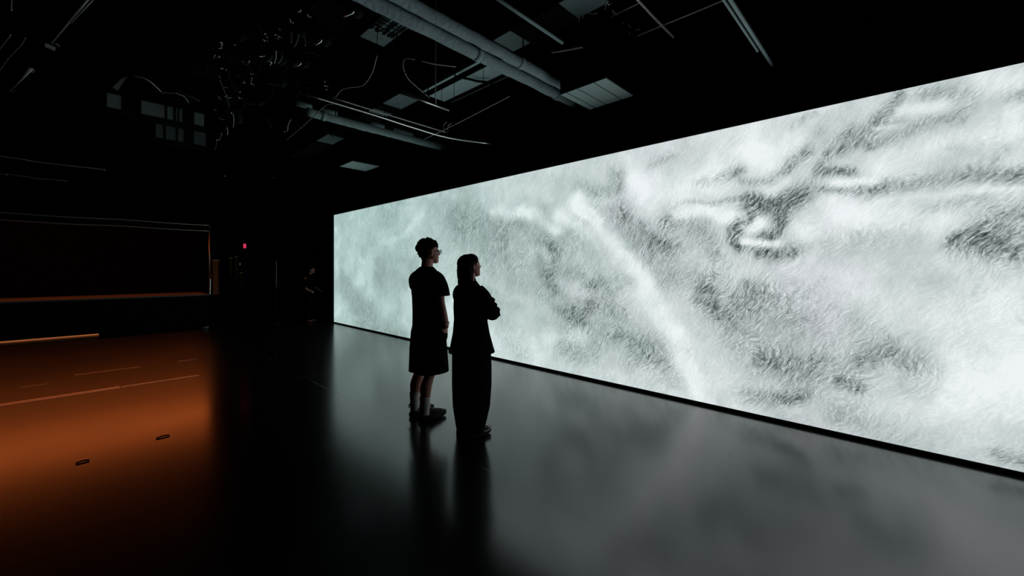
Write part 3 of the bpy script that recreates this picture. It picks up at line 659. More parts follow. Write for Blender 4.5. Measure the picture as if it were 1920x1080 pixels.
# blazer
bm = bmesh.new()
loft(bm, [(.058, 0, .742, .200, .203), (.058, 0, .79, .182, .192), (.052, 0, .92, .150, .168), (.045, 0, 1.04, .133, .156), (.04, 0, 1.16, .132, .160), (.035, 0, 1.27, .118, .155), (.03, 0, 1.33, .095, .125), (.035, 0, 1.365, .070, .082), (.04, 0, 1.39, .056, .056)], 32, None, 2.4)
limb(bm, [(.03, -.115, 1.315), (.05, -.165, 1.255), (.10, -.185, 1.16), (.155, -.172, 1.105), (.215, -.09, 1.125), (.225, -.0, 1.16)], [.058, .066, .066, .070, .058, .046], 18)
limb(bm, [(.03, .115, 1.315), (.05, .165, 1.255), (.11, .185, 1.15), (.17, .172, 1.11), (.235, .08, 1.12), (.262, -.02, 1.13)], [.058, .066, .062, .062, .054, .044], 18)
# sleeve folds on the near arm
for (x, y, z) in ((.105, -.243, 1.235), (.135, -.240, 1.190), (.178, -.232, 1.145), (.20, -.215, 1.09)):
    ell(bm, (x, y+.012, z), (.030, .020, .012), None, 2, Matrix.Rotation(math.radians(35), 3, 'Y'))
ell(bm, (.165, -.165, 1.085), (.060, .055, .045)); ell(bm, (.125, -.15, 1.085), (.06, .05, .035))
tube(bm, [(.02, .03, 1.385), (-.02, .0, 1.392), (.02, -.03, 1.385)], .018, 8)
o = link('blazer', bm, M_blazer, wo); fuse(o, .007, 2)
bm = bmesh.new()
for s in (-1, 1):
    loft(bm, [(.038, s*.062, .022, .085, .066), (.045, s*.066, .10, .105, .075), (.055, s*.072, .25, .138, .088), (.06, s*.075, .45, .150, .092), (.06, s*.075, .62, .150, .092), (.055, s*.07, .80, .145, .095), (.055, s*.06, .95, .12, .085)], 24, None, 2.2)
o = link('trousers', bm, M_shorts, wo); fuse(o, .007, 2)
shoe(wo, (.0, -.08), -4, .265, 0, M_shoe, M_sole, False, M_trimw); shoe(wo, (.0, .08), 20, .265, 0, M_shoe, M_sole, False, M_trimw)

# ---- dim figure beyond the far end of the video wall
fp = empty('person', (4.28, 12.1, 0), 'barely visible person in dark clothes standing in shadow beyond the video wall', 'person')
fp.rotation_euler = (0, 0, math.radians(-60))
bm = bmesh.new()
H3 = head(bm, (.07, 0, 1.48), 20, 0, .92)
limb(bm, [(.03, 0, 1.25), (.05, 0, 1.42)], [.055, .048])
loft(bm, [(.03, 0, .78, .09, .14), (.03, 0, 1.0, .09, .13), (.03, 0, 1.2, .1, .15), (.03, 0, 1.3, .06, .1)], 18)
for s in (-1, 1):
    limb(bm, [(.02, s*.08, .8), (.03, s*.08, .45), (0, s*.08, .08), (.02, s*.08, .05)], [.08, .055, .035, .035])
    limb(bm, [(-.03, s*.08, .04), (.06, s*.08, .04), (.15, s*.08, .03)], [.03, .034, .022])
    limb(bm, [(.03, s*.14, 1.26), (.02, s*.20, 1.05), (.10, s*.20, .93), (.18, s*.17, .90)], [.048, .04, .032, .025])
    hand(bm, (.18, s*.17, .90), (1, 0, -.4), (0, 0, 1), .9, .5, -s)
o = link('body', bm, M_skin, fp); fuse(o, .007, 2)
bm = bmesh.new(); ell(bm, (-.016, 0, .03), (.1, .086, .088), H3); ell(bm, (-.05, 0, -.04), (.05, .065, .07), H3); o = link('hair', bm, M_hair, fp); fuse(o, .007, 2)
bm = bmesh.new(); loft(bm, [(.03, 0, .75, .13, .17), (.03, 0, 1.0, .12, .16), (.03, 0, 1.22, .12, .165), (.03, 0, 1.32, .07, .1), (.04, 0, 1.35, .055, .06)], 24)
for s in (-1, 1): limb(bm, [(.03, s*.12, 1.26), (.02, s*.20, 1.05), (.07, s*.205, .965)], [.06, .055, .05])
o = link('jacket', bm, M_blazer, fp); fuse(o, .01, 3)
bm = bmesh.new()
for s in (-1, 1): loft(bm, [(.01, s*.08, .05, .06, .06), (.03, s*.078, .45, .08, .075), (.03, s*.07, .85, .11, .09)], 18)
o = link('trousers', bm, M_shorts, fp); fuse(o, .01, 3)

# ------------------------------------------------------------------ overhead: pipes, ducts, units
def single(name, bm, m, label, cat, group=None, smooth=True):
    return tag(link(name, bm, m, None, smooth), label, cat, group)
def hang(par, pts, r=.008, m=None, name='hanger_rod', top=None):
    for p in pts:
        bm = bmesh.new(); tube(bm, [p, (p[0], p[1], top or CEIL+.01)], r, 5); child(name, bm, m or M_black, par)
def pipe_x(y, z, x0, x1, r, m, label, joints=(), name='ceiling_pipe', cat='pipe', n=20, wob=.004, nh=3):
    t = empty(name, (x0, y, z), label, cat)
    N = 40; bm = bmesh.new(); rr = random.Random(int(y*100))
    tube(bm, [(x0+(x1-x0)*k/N, y+rr.uniform(-wob, wob), z+rr.uniform(-wob, wob)) for k in range(N+1)], [r*(1+rr.uniform(-.03, .03)) for k in range(N+1)], n)
    child('pipe_run', bm, m, t, True)
    for j in joints:
        bm = bmesh.new(); tube(bm, [(j-.03, y, z), (j+.03, y, z)], r*1.13, n); child('pipe_collar', bm, m, t, True)
    hang(t, [(x0+(x1-x0)*(k+.5)/nh, y, z+r*.8) for k in range(nh)])
    return t
pipe_x(3.315, 3.822, -.3, 4.74, .064, M_wrap, 'lower of two thick grey pipes running diagonally overhead to above the screen', (1.1, 2.9, 4.3))
pipe_x(3.145, 3.852, -.3, 4.2, .056, M_wrap, 'upper of two thick grey pipes side by side, ending behind the hanging black unit', (1.6, 3.4))
pipe_x(6.36, 3.83, 2.22, 4.74, .062, M_duct, 'long grey pipe further back overhead, ending at the wall above the screen', (2.45,))
t = empty('ceiling_pipe', (2.1, 6.66, 4.03), 'broken dark pipe with grey sleeves just above the far grey pipe', 'pipe')
bm = bmesh.new(); tube(bm, [(2.0, 6.66, 4.03), (4.74, 6.66, 4.03)], .028, 10); child('pipe_run', bm, M_black, t, True)
for a, b_ in ((2.17, 2.39), (2.53, 2.78), (3.36, 3.62), (3.80, 4.2)):
    bm = bmesh.new(); tube(bm, [(a, 6.66, 4.03), (b_, 6.66, 4.03)], .042, 12); child('sleeve', bm, M_duct, t, True)
hang(t, [(2.45, 6.66, 4.05), (3.7, 6.66, 4.05)])
# rectangular duct running along the video wall, grey sections, black covers added over its hidden stretches
t = empty('air_duct', (3.58, 2.2, 4.3), 'rectangular grey air duct high up, running parallel to the screen behind the pipes', 'duct')
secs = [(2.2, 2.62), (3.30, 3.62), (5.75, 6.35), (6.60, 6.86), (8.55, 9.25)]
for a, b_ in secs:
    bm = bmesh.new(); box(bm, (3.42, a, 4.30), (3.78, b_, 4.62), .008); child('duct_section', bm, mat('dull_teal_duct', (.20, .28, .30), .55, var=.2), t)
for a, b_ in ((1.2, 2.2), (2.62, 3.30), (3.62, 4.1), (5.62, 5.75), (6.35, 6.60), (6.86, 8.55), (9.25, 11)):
    bm = bmesh.new(); box(bm, (3.40, a, 4.28), (3.80, b_, 4.64)); child('added_black_cover', bm, M_black, t)  # black boxes added where the duct is hidden from view
hang(t, [(3.6, 2.0, 4.6), (3.6, 6.1, 4.6), (3.6, 8, 4.6)])
t = empty('ceiling_panel', (3.95, 4.8, 4.3), 'pale ceiling panel with dark bars, seen just beyond the twin grey pipes', 'panel')
bm = bmesh.new(); box(bm, (3.62, 3.7, 4.36), (4.30, 5.62, 4.42)); child('backing', bm, M_black, t)
bm = bmesh.new(); box(bm, (3.78, 3.75, 4.31), (4.12, 5.55, 4.355), .004); child('main_panel', bm, M_panel_w, t)
for x in (3.655, 4.20):
    bm = bmesh.new(); box(bm, (x, 3.75, 4.32), (x+.045, 5.50, 4.355)); child('edge_strip', bm, M_panel_w, t)
for x in (3.74, 4.145):
    bm = bmesh.new(); box(bm, (x-.017, 3.70, 4.27), (x+.017, 5.62, 4.355)); child('dark_bar', bm, M_black, t)
hang(t, [(3.8, 4, 4.4), (4.1, 5.4, 4.4)])
bm = bmesh.new(); tube(bm, smooth_path([(3.62, 4.62, 4.26), (3.8, 4.5, 4.24), (3.95, 4.52, 4.27), (4.08, 4.40, 4.25), (4.3, 4.42, 4.26)], 5), .018, 7)
tube(bm, [(3.62, 4.62, 4.26), (3.62, 4.62, 4.38)], .008, 5)
single('ceiling_cable', bm, M_cable_b, 'thick black cable draped across the underside of the pale ceiling panel', 'cable')
t = empty('ceiling_vent', (2.42, 4.35, 4.32), 'dim meshed ceiling vent left of the thick pipes near the top of the picture', 'vent')
bm = bmesh.new(); box(bm, (2.26, 3.95, 4.32), (2.58, 4.75, 4.40), .006); child('vent_box', bm, mat('dim_vent_paint', (.14, .20, .21), .6, var=.5, vscale=9), t)
bm = bmesh.new(); vr = random.Random(9)
for k in range(9): x = 2.28+k*.035; tube(bm, [(x, 3.95, 4.315), (x+vr.uniform(-.02, .02), 4.35, 4.312), (x+vr.uniform(-.03, .03), 4.5, 4.315)], .005, 5)
for k in range(7): y = 3.98+k*.08; tube(bm, [(2.26, y, 4.314), (2.58, y+vr.uniform(-.04, .04), 4.314)], .005, 5)
child('vent_mesh', bm, M_black, t); hang(t, [(2.42, 4.2, 4.39), (2.42, 4.6, 4.39)])
# two hanging units, panelled undersides
def unit(lo, hi, splits, label):
    t = empty('air_unit', ((lo[0]+hi[0])/2, (lo[1]+hi[1])/2, lo[2]), label, 'ventilation unit')
    bm = bmesh.new(); box(bm, (lo[0], lo[1], lo[2]+.01), hi, .006); child('housing', bm, M_wall, t)
    y = lo[1]+.006
    for s_ in list(splits)+[hi[1]]:
        bm = bmesh.new(); box(bm, (lo[0]+.004, y, lo[2]), (hi[0]-.004, s_-.008, lo[2]+.012)); child('underside_panel', bm, M_panel, t); y = s_+.008
    hang(t, [(lo[0]+.18, lo[1]+.06, hi[2]-.01), (hi[0]-.06, hi[1]-.06, hi[2]-.01)])
unit((3.93, 2.35, 3.60), (4.57, 2.98, 4.65), (2.51, 2.73, 2.885), 'big black hanging unit with a pale four-panel underside, above the screen')
unit((3.70, 8.10, 3.70), (4.30, 8.72, 4.2), (8.20, 8.62), 'small distant hanging unit, only its pale striped underside showing')
# slim rails
def rail(pts, r, m, label, name='conduit', cat='conduit', h=2, n=8, top=None):
    t = empty(name, pts[0], label, cat)
    bm = bmesh.new(); tube(bm, smooth_path(pts, 4) if len(pts) > 2 else pts, r, n); child('tube_run', bm, m, t, True)
    a, b_ = Vector(pts[0]), Vector(pts[-1])
    hang(t, [a.lerp(b_, (k+.5)/h) for k in range(h)], .004, top=top); return t
rail([(2.4, 2.7, 4.0), (3.62, 2.71, 4.0)], .017, M_duct, 'straight grey conduit running into the cable tangle above the black unit')
rail([(3.4, 1.77, 4.0), (3.9, 1.78, 4.0), (4.36, 1.78, 4.0)], .012, M_cable, 'thin grey conduit to the right of the black unit')
rail([(4.11, 2.07, 4.03), (4.13, 1.2, 4.03)], .009, M_cable, 'short thin conduit sloping up to the right beside the black unit')
rail([(3.93, 2.28, 4.25), (3.93, 1.95, 4.25)], .008, M_cable, 'tiny conduit stub above the black unit, right side')
rail([(3.69, 2.92, 4.0), (3.85, 2.60, 4.0)], .010, M_white, 'short pale rod sticking out at the left of the black unit', top=4.285)
rail([(1.56, 4.69, 3.4), (2.4, 4.70, 3.4), (3.0, 4.74, 3.4), (3.6, 4.74, 3.4), (4.19, 4.48, 3.39)], .010, M_steel, 'long thin steel line crossing overhead in the middle, curving at its right end')
t = rail([(2.05, 5.04, 3.6), (2.7, 5.05, 3.6), (3.78, 5.06, 3.6)], .009, M_cable, 'thin conduit parallel to and above the long steel line')
bm = bmesh.new()
for x in (3.74, 3.82): tube(bm, [(x, 5.06, 3.6), (x, 5.06, 3.70), (x+.02, 5.0, 3.74)], .006, 6)
child('bracket', bm, M_cable, t)
rail([(3.74, 5.56, 3.6), (3.66, 4.6, 3.6), (3.53, 3.45, 3.6)], .007, M_cable, 'faint thin conduit crossing the other lines from lower left to the thick pipe', top=4.285)
t = rail([(2.51, 4.11, 3.5), (3.13, 4.12, 3.5)], .011, M_steel, 'short steel batten hanging on a wire under the pale ceiling panel', 'batten', 'batten', 1)
bm = bmesh.new(); tube(bm, [(2.93, 4.12, 3.5), (2.925, 4.12, 3.9), (2.93, 4.12, 4.3), (2.93, 4.12, CEIL)], .006, 6); child('wire', bm, M_cable, t, True)
t = empty('lighting_track', (3.6, .93, 3.49), 'pale twin track running down to the wall above the screen, far right overhead', 'track')
bm = bmesh.new(); box(bm, (2.2, .910, 3.49), (4.66, .932, 3.51)); child('track_bar', bm, M_duct, t)
bm = bmesh.new(); box(bm, (2.2, .95, 3.49), (4.25, .964, 3.51)); child('track_bar', bm, M_duct, t)
hang(t, [(2.6, .935, 3.505), (4.2, .935, 3.505)])
# ducts crossing at the left, behind the cable tangle
def cross_duct(y, z0, z1, x0, x1, m, overlays, label):
    t = empty('air_duct', (x0, y, z0), label, 'duct')
    bm = bmesh.new(); box(bm, (x0, y, z0), (x1, y+.3, z1), .006); child('duct_body', bm, m, t)
    bm = bmesh.new(); box(bm, (x0-.01, y-.012, z0-.03), (x1+.01, y+.31, z0+.004)); child('dark_under_sheet', bm, M_black, t)  # black sheet added so the lit underside stays dark
    for a, w_ in overlays:
        bm = bmesh.new(); box(bm, (a, y-.02, z0-.01), (a+w_, y+.01, z1+.01)); child('dark_overlay', bm, M_black, t)  # black strips added to break the lit face into blocks
    hang(t, [(x0+.1, y+.15, z1), (x1-.1, y+.15, z1)])
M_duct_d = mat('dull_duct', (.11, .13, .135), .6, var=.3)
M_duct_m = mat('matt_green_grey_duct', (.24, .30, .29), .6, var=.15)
cross_duct(9.65, 4.22, 4.47, .18, 1.50, M_duct_m, ((.37, .24), (.94, .02), (1.06, .025), (1.12, .012), (1.19, .16)), 'grey-green duct at the left overhead, lit in pale blocks between added dark straps')
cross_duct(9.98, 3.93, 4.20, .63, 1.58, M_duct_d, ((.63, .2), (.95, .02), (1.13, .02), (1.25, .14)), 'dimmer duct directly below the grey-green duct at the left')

# ------------------------------------------------------------------ loose cables
def cable(P, r, m, label, top=True):
    bm = bmesh.new(); pts = [at(*p) for p in P]; tube(bm, smooth_path(pts, 6), r, 6)
    o = single('hanging_cable', bm, m, label, 'cable')
    bm = bmesh.new(); p = pts[0]; tube(bm, [p, (p.x+.01, p.y, (p.z+CEIL)/2), (p.x, p.y, CEIL+.01)], .004, 5); link('hanger_wire', bm, M_black, o)
    return o
cable([(707, 104, 3.95), (697, 138, 3.9), (680, 160, 3.85), (657, 164, 3.82), (640, 169, 3.8), (629, 182, 3.78)], .006, M_cable, 'pale cable hanging in an S curve left of the thick pipes')
cable([(625, 195, 3.7), (612, 197, 3.7), (592, 214, 3.7), (566, 238, 3.7), (537, 262, 3.7)], .006, M_cable, 'straight cable running down to the left below the S-shaped cable')
cable([(545, 224, 3.8), (540, 234, 3.78), (539, 244, 3.76), (536, 246, 3.76)], .009, M_cable, 'short pale cable end hooked near the left end of the straight cable')
cable([(778, 112, 4.1), (760, 110, 4.1), (756, 125, 4.05), (765, 147, 4.0), (785, 166, 3.95), (806, 184, 3.9)], .005, M_cable, 'curved thin cable looping left of the hanging wire')
cable([(790, 114, 4.1), (815, 120, 4.08), (855, 125, 4.08)], .009, M_cable, 'short nearly level cable crossing the hanging wire')
cable([(250, 142, 4.3), (268, 146, 4.28), (284, 155, 4.25), (302, 172, 4.2)], .010, M_cable, 'arched cable above the grey-green duct at the left')
cable([(303, 174, 4.2), (318, 174, 4.2), (333, 175, 4.2)], .009, M_cable, 'short level cable where the arched cable ends')
cable([(333, 176, 4.3), (345, 181, 4.3), (354, 193, 4.25)], .007, M_cable, 'small drooping cable right of the arched cable')
cable([(336, 177, 4.4), (360, 182, 4.4), (374, 190, 4.4)], .008, M_duct_d, 'dim cable sloping toward the cable tangle')
cable([(48, 70, 4.3), (40, 84, 4.3), (28, 96, 4.28), (15, 110, 4.26), (0, 131, 4.25), (-20, 158, 4.25)], .006, M_cable, 'wavy thin cable at the far left edge')
cable([(20, 65, 4.4), (0, 90, 4.4), (-20, 115, 4.4)], .008, M_cable, 'straight thin cable at the far left edge, above the wavy one')
cable([(23, -20, 4.4), (21, 12, 4.38), (22, 20, 4.36)], .007, M_cable, 'cable end in the upper left corner')
cable([(795, 178, 3.62), (800, 160, 3.9), (740, 120, 4.0), (738, 60, 4.3), (725, 45, 4.5)], .005, M_cable_b, 'black cable wandering past the thick pipes')

# slanting arm with a lamp head, and a loose tube, upper left
t = empty('arm_lamp', at(98, 80, 4.25), 'pale slanting arm with a small dim square lamp head, upper left', 'lamp')
a, b_ = at(97, 80, 4.25), at(172, -10, 4.75); bm = bmesh.new(); tube(bm, [a, a.lerp(b_, .5), b_, b_+Vector((.1, .1, .46))], [.009, .012, .016, .016], 8); child('arm', bm, M_cable, t, True)
bm = bmesh.new(); tube(bm, [a.lerp(b_, .45)+Vector((.012, 0, -.012)), b_+Vector((.03, 0, -.02))], .007, 6); child('arm_wire', bm, M_cable, t, True)
Mh = Matrix.Translation(at(88, 86, 4.22)) @ Matrix.Rotation(math.radians(40), 4, 'Z') @ Matrix.Rotation(math.radians(25), 4, 'X')
bm = bmesh.new(); box(bm, (-.055, -.05, -.02), (.055, .05, .03), .008, Mh); child('lamp_head', bm, mat('dull_grey_plastic', (.16, .16, .16), .6), t)
bm = bmesh.new(); tube(bm, [at(97, 82, 4.25), at(105, 82, 4.25), at(112, 87, 4.24)], .006, 6); child('bracket', bm, M_cable, t)
t = empty('loose_tube', at(58, 130, 4.2), 'short bright white tube hung at a slant, upper left below the arm lamp', 'tube')
a, b_ = at(58, 129, 4.2), at(23, 166, 4.2); bm = bmesh.new(); tube(bm, [a, a.lerp(b_, .4), b_], [.020, .016, .009], 10); child('tube_body', bm, M_white, t, True)
bm = bmesh.new(); tube(bm, [a, at(64, 131, 4.2), at(62, 136, 4.2), at(57, 134, 4.2)], .007, 6); child('bracket', bm, M_cable, t)
bm = bmesh.new(); tube(bm, [b_, at(18, 169, 4.2), at(22, 172, 4.2), at(27, 170, 4.2)], .006, 6); child('bracket', bm, M_cable, t)
hang(t, [a, b_], .004)
t = empty('work_light', at(226, 158, 4.3), 'dim flat flood lamp tilted above the left duct', 'lamp')
bm = bmesh.new(); P = [at(228, 147, 4.32), at(238, 144, 4.34), at(221, 170, 4.25), at(211, 164, 4.24)]; f = [bm.verts.new(p) for p in P]; f2 = [bm.verts.new(p+Vector((.02, .02, .05))) for p in P]
bm.faces.new(f); bm.faces.new(f2[::-1]); [bm.faces.new((f[k], f[(k+1) % 4], f2[(k+1) % 4], f2[k])) for k in range(4)]
child('flood_head', bm, mat('dull_brown_grey', (.10, .10, .085), .7), t); hang(t, [P[1]+Vector((.01, .01, .04))], .006)

# ------------------------------------------------------------------ lighting bar with a row of five spotlights
t = empty('lighting_bar', (1.72, 3.2, 4.45), 'black lighting bar carrying the row of spotlights, lost in the dark ceiling', 'lighting bar')
bm = bmesh.new(); tube(bm, [(1.72, 3.2, 4.45), (1.72, 9.5, 4.45)], .025, 8); child('bar', bm, M_black, t, True); hang(t, [(1.72, 3.8, 4.46), (1.72, 7.7, 4.46)])
def spot(loc, yaw, label, edge=True, grp='row of spotlights on the lighting bar', tilt=35, M_e=None):
    t = empty('stage_spotlight', loc, label, 'spotlight', grp); L = Vector(loc)
    R0 = Matrix.Translation(L) @ Matrix.Rotation(math.radians(yaw), 4, 'Z') @ Matrix.Rotation(math.radians(-tilt), 4, 'Y')
    bm = bmesh.new(); rings(bm, [[R0 @ Vector((x, r*math.cos(2*math.pi*k/14), r*math.sin(2*math.pi*k/14))) for k in range(14)] for x, r in ((-.16, .03), (-.13, .07), (0, .078), (.12, .085), (.125, .07), (.09, .065))]); child('lamp_body', bm, M_gear, t, True)
    bm = bmesh.new(); tube(bm, [R0 @ Vector((0, -.09, 0)), L+Vector((0, 0, .16))+(R0.to_3x3() @ Vector((0, -.09, 0))), L+Vector((0, 0, .20)), L+Vector((0, 0, .16))+(R0.to_3x3() @ Vector((0, .09, 0))), R0 @ Vector((0, .09, 0))], .008, 6); child('yoke', bm, M_gear, t)
    bm = bmesh.new(); tube(bm, [L+Vector((0, 0, .19)), L+Vector((0, 0, .46))], .012, 6); child('clamp', bm, M_gear, t)
    if edge:
        bm = bmesh.new(); T_ = Matrix.Translation(L+Vector((0, 0, -.10))) @ Matrix.Rotation(math.radians(edge), 4, 'Z'); tube(bm, [T_ @ Vector((0, y, 0)) for y in (-.08, -.06, .06, .08)], [.010, .020, .020, .010], 12); child('glint_bar', bm, M_chrome, t, True)['label'] = 'bright metal bar added to catch a glint'  # chrome tube added to give a bright highlight dash
    return t
names = ('nearest to the picture top', 'second from the top', 'third from the top', 'fourth from the top', 'lowest and farthest')
for i, ((px, py), e) in enumerate((((653, 24), 16), ((596, 78), 6), ((557, 120), 13.5), ((515, 157), 41), ((474, 193), 52))):
    p = at(px, py, 3.98); spot((p.x, p.y, 4.075), 150, 'spotlight in the overhead row showing one bright metal bar, '+names[i], e)

# a tangle of gear in the dark: black moving heads, clamps, cable ends that catch the light
for i, (px, py, z, yw, lab) in enumerate(((455, 60, 4.3, 40, 'black spotlight above the left cable tangle'), (520, 100, 4.2, 120, 'black spotlight in the middle of the left cable tangle'), (430, 150, 4.2, 200, 'black spotlight at the left side of the cable tangle'),
        (445, 215, 4.1, 250, 'black spotlight low in the left cable tangle'), (560, 50, 4.3, 80, 'black spotlight near the top of the frame in the left tangle'))):
    p = at(px, py, z); spot(tuple(p), yw, lab, False, None, 50)
def clamp_thing(px, py, z, s, ang, label, group):
    p = at(px, py, z); t = empty('pipe_clamp', p, label, 'clamp', group)
    bm = bmesh.new(); M_ = Matrix.Translation(p) @ Matrix.Rotation(ang, 4, 'Z') @ Matrix.Rotation(ang*.7, 4, 'X')
    tube(bm, [M_ @ Vector((s*math.cos(a)*1.0, 0, s*math.sin(a))) for a in [math.radians(d_) for d_ in range(-60, 200, 26)]], s*.33, 6); child('clamp_ring', bm, M_steel, t, True)
    bm = bmesh.new(); tube(bm, [M_ @ Vector((s*.9, 0, -s*.9)), M_ @ Vector((s*1.5, 0, -s*1.6))], s*.22, 6); child('bolt', bm, M_steel, t, True)
    bm = bmesh.new(); tube(bm, [p+Vector((0, 0, s*.8)), (p.x, p.y, CEIL+.01)], .004, 5); child('hanger_rod', bm, M_black, t)
cr = random.Random(3)
for px, py, s in ((414, 82, .02), (414, 90, .016), (402, 105, .018), (441, 84, .012), (418, 128, .02), (412, 145, .012), (456, 117, .012), (472, 138, .020), (471, 148, .016), (455, 151, .020), (473, 157, .018), (450, 172, .016), (451, 184, .022),
        (424, 180, .018), (431, 183, .018), (410, 183, .014), (414, 186, .012), (404, 206, .014), (412, 222, .014), (417, 224, .016), (424, 164, .012), (498, 66, .018), (498, 76, .018), (492, 105, .024), (507, 118, .022), (518, 68, .02), (525, 69, .012), (609, 153, .014), (612, 161, .020), (613, 168, .012), (410, 262, .02), (422, 330, .02), (513, 333, .014), (535, 247, .014), (562, 20, .018), (547, 40, .018), (580, 30, .016)):
    clamp_thing(px, py, 4.05 if py < 250 else 3.6, s*.85, cr.uniform(0, 3), 'small steel clamp glinting in the dark cable tangle at the upper left', 'steel clamps in the left tangle')
for px, py, s in ((1085, 30, .02), (1093, 29, .02), (1086, 38, .016), (1077, 60, .014), (1074, 66, .012), (1062, 70, .012), (1090, 52, .012), (1052, 55, .012), (1156, 48, .014), (1168, 43, .014), (1197, 55, .022), (1199, 50, .012), (1188, 74, .020), (1195, 77, .018), (1193, 84, .014), (1181, 62, .012), (1062, 82, .010), (1142, 6, .03), (1135, 12, .02)):
    clamp_thing(px, py, 4.3, s*.8, cr.uniform(0, 3), 'small steel clamp glinting above the black hanging unit at the upper right', 'steel clamps in the right tangle')
for k, ((ax, ay), (bx, by), r, m_) in enumerate((((560, 62), (551, 88), .010, M_duct_d), ((545, 58), (545, 80), .010, M_duct_d), ((517, 94), (514, 119), .011, M_cable), ((529, 103), (521, 119), .012, M_duct_d), ((510, 104), (501, 115), .012, M_duct_d),
        ((437, 213), (437, 239), .009, M_cable), ((425, 238), (426, 253), .012, M_cable), ((432, 203), (433, 212), .018, M_steel), ((452, 146), (458, 155), .014, M_cable), ((417, 124), (424, 131), .010, M_steel), ((459, 121), (467, 114), .012, M_steel), ((401, 105), (411, 106), .012, M_white),
        ((568, 65), (572, 85), .012, M_duct_d), ((402, 282), (406, 262), .012, M_duct_d), ((410, 262), (415, 250), .010, M_cable), ((430, 200), (412, 150), .006, M_duct_d), ((425, 131), (448, 143), .008, M_duct_d), ((512, 45), (524, 55), .014, M_duct_d))):
    z = 4.0; a, b_ = at(ax, ay, z), at(bx, by, z-.12); bm = bmesh.new(); tube(bm, smooth_path([a, a.lerp(b_, .5)+Vector((.012, .01, .0)), b_], 4), r*.8, 6)
    o = single('cable_end', bm, m_, 'short dangling cable end in the dark cable tangle at the upper left', 'cable', 'cable ends in the left tangle')
    bm = bmesh.new(); tube(bm, [a, (a.x, a.y, CEIL+.01)], .003, 5); link('hanger_wire', bm, M_black, o)
for k in range(26):   # black cables of the tangle itself
    px = cr.uniform(395, 590); py = cr.uniform(70, 240); z = 4.15; a = at(px, py, z); P = [Vector((a.x, a.y, CEIL+.01)), a]
    for j in range(4): P.append(P[-1]+Vector((cr.uniform(-.18, .18), cr.uniform(-.2, .2), cr.uniform(-.10, .06))))
    bm = bmesh.new(); tube(bm, smooth_path(P, 4), cr.uniform(.006, .012), 6); single('tangled_cable', bm, M_cable_b, 'black cable in the dark tangle at the upper left', 'cable', 'black cables of the left tangle')
for k, ((ax, ay), (bx, by), m_) in enumerate((((1073, 13), (1081, 18), M_white), ((1147, 18), (1157, 27), M_cable), ((1176, 43), (1184, 52), M_duct_d), ((1100, 23), (1120, 25), M_cable), ((1066, 26), (1086, 34), M_duct_d), ((1182, 60), (1196, 74), M_duct_d))):
    a, b_ = at(ax, ay, 4.35), at(bx, by, 4.32); bm = bmesh.new(); tube(bm, smooth_path([a, a.lerp(b_, .5)+Vector((0, 0, -.01)), b_], 4), .010, 6);
    o = single('cable_end', bm, m_, 'short cable end sticking out above the black hanging unit at the upper right', 'cable', 'cable ends in the right tangle')
    bm = bmesh.new(); tube(bm, [a, (a.x, a.y, CEIL+.01)], .003, 5); link('hanger_wire', bm, M_black, o)

# ------------------------------------------------------------------ far dark end of the room
t = empty('exit_sign', at_y(459, 470, 13.16), 'tiny glowing red sign in the darkness left of the screen', 'sign')
p = at_y(459, 461.5, 13.0)
bm = bmesh.new(); box(bm, (p.x-.045, 13.02, p.z-.065), (p.x+.045, 13.2, p.z+.085), .006); child('sign_case', bm, M_black, t)
bm = bmesh.new(); box(bm, (p.x-.030, 13.005, p.z-.055), (p.x+.032, 13.022, p.z+.065)); child('lit_face', bm, mat('red_sign_light', (.3, .02, .04), .5, emit=(.85, .04, .13), estr=.75), t)
M_drape_lit = mat('orange_lit_drape', (.45, .20, .08), .9, spec=.1, bump=.4, bscale=30, var=.3)  # orange light is put into the cloth colour
M_olive = mat('olive_drape', (.26, .20, .08), .9, spec=.1, bump=.4, bscale=30, var=.3)
def strip(px0, px1, py0, py1, m, label, name='drape', cat='drape', y=13.1, th=.02):
    a, b_ = at_y(px0, py0, y), at_y(px1, py1, y); a1 = at_y(px1, py0, y); x0, x1 = a.x, b_.x; z1, z0 = (a.z+a1.z)/2, b_.z
    n = 14; bm = bmesh.new(); top = []; 
    R = []
    for z in (z0, (z0+z1)/2, z1):
        fr_ = [Vector((x0+(x1-x0)*k/n, y-.02*math.sin(k*1.9)-.02, z)) for k in range(n+1)]
        R.append(fr_+[v+Vector((0, th, 0)) for v in reversed(fr_)])
    rings(bm, R); box(bm, (x0-.02, y-.03, z1-.01), (x1+.02, STAGE_Y+.01, z1+.015)); return single(name, bm, m, label, cat, None, False)
strip(399, 410, 488, 552, M_drape_lit, 'narrow drape coloured as if lit orange beside the right end of the stage opening')
strip(430, 434, 484, 520, M_olive, 'dim narrow drape, left of the pair near the red sign')
strip(441, 445, 482, 522, M_olive, 'dim narrow drape, right of the pair near the red sign', )
strip(450.5, 453, 512, 545, M_olive, 'faint short drape below the small wall lamp')
p = at_y(449.5, 495, 13.05); t = empty('wall_lamp', (p.x, 13.1, p.z), 'tiny pale lamp on the far wall below the red sign', 'lamp')
bm = bmesh.new(); ell(bm, p, (.022, .03, .04), None, 2); child('lamp_shade', bm, M_white, t, True)
bm = bmesh.new(); ell(bm, p+Vector((0, 0, -.07)), (.014, .02, .014), None, 2); tube(bm, [p, p+Vector((0, .18, 0))], .008, 6); child('lamp_arm', bm, M_dark, t, True)
p = at_y(518, 489, 12.4); bm = bmesh.new(); tube(bm, [(p.x, p.y, 0), (p.x, p.y, .8), (p.x, p.y, 1.0)], .012, 8)
t = empty('metal_pole', (p.x, p.y, 0), 'thin upright pole with a pale upper half in the dark left of the screen', 'pole'); child('lower_pole', bm, M_dark, t, True)
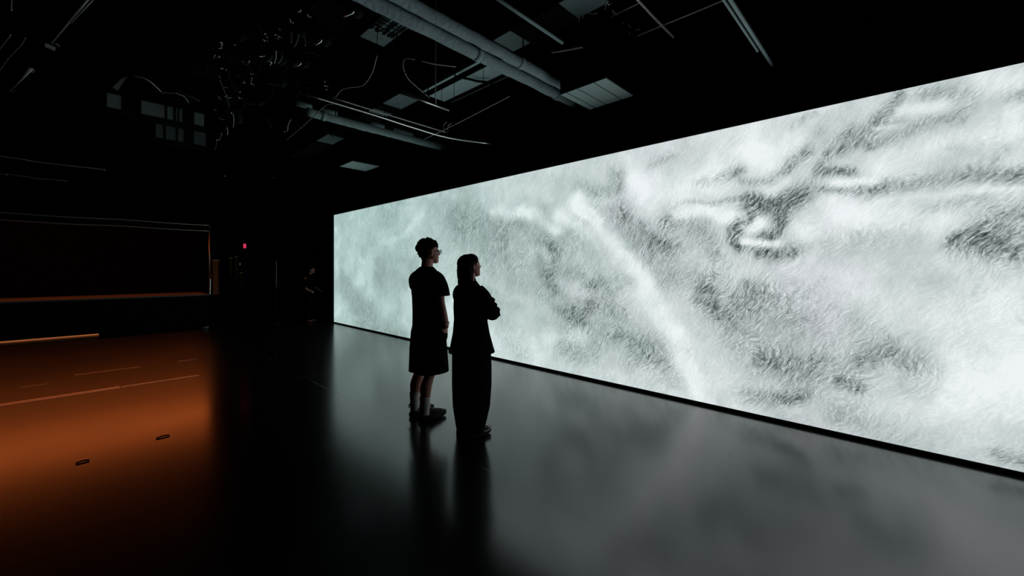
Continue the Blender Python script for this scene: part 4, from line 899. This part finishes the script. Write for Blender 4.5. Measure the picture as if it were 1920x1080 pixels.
bm = bmesh.new(); tube(bm, [(p.x, p.y, .98), (p.x, p.y, p.z)], .012, 8); child('upper_pole', bm, mat('dull_aluminium', (.25, .25, .25), .6), t, True)
bm = bmesh.new(); tube(bm, [(p.x, p.y, 0.001), (p.x, p.y, .03)], [.14, .12], 16); child('base', bm, M_dark, t)
# bright clip on the corner post of the stage frame
p = at_y(395.5, 517, STAGE_Y-.05); bm = bmesh.new(); tube(bm, [(p.x, p.y, p.z+.04), (p.x, p.y, p.z-.06)], .016, 8); tube(bm, [(p.x-.01, p.y, p.z-.08), (p.x-.02, p.y, .83)], .012, 6); child('post_clip', bm, M_steel, fr)['label'] = 'brighter steel clip on the post'

# ------------------------------------------------------------------ things on the floor
bm = bmesh.new(); box(bm, (-3.2, 7.08, .0005), (.25, 7.20, .003)); single('floor_tape', bm, M_tape, 'wide strip of pale tape across the orange-lit floor, left part', 'tape', None, False)
bm = bmesh.new(); box(bm, (.26, 7.11, .0005), (1.05, 7.17, .0025)); single('floor_tape', bm, M_tape, 'narrower worn end of the tape strip, toward the dark middle', 'tape', None, False)
bm = bmesh.new(); box(bm, (-.16, 8.40, .0005), (.52, 8.42, .002)); single('floor_tape', bm, M_tape, 'thin tape line on the orange floor, farther than the wide strip', 'tape', None, False)
bm = bmesh.new(); box(bm, (.98, 8.44, .0005), (1.22, 8.455, .002)); single('floor_tape', bm, M_tape, 'tiny tape mark at the right edge of the orange floor', 'tape', None, False)
bm = bmesh.new(); box(bm, (-.62, 8.02, .0005), (-.38, 8.035, .002)); single('floor_tape', bm, M_tape, 'tiny tape mark at the left of the orange floor, just beyond the wide strip', 'tape', None, False)
bm = bmesh.new(); box(bm, (-1.2, 6.95, .0), (-.70, 7.05, .02), .006); single('cable_cover', bm, M_black, 'small black cable cover at the left edge in front of the wide tape', 'cable cover', None, False)
for px, py, w_, lab in ((155, 867, .035, 'small dark scrap lying alone on the orange floor'), (306, 820, .045, 'dark scrap near the right side of the orange floor')):
    p = at(px, py, 0); bm = bmesh.new(); tube(bm, smooth_path([p+Vector((-w_, .0, .006)), p+Vector((0, .012, .009)), p+Vector((w_, .005, .006))], 4), .006, 6, 1.6); single('gaffer_scrap', bm, M_black, lab, 'scrap')
p = at(385, 617, 0); bm = bmesh.new(); ell(bm, p+Vector((0, 0, .03)), (.08, .03, .03), None, 2); ell(bm, p+Vector((.03, 0, .05)), (.03, .02, .03), None, 2); single('floor_fitting', bm, M_duct_d, 'small low object on the floor at the foot of the stage corner', 'floor fitting')
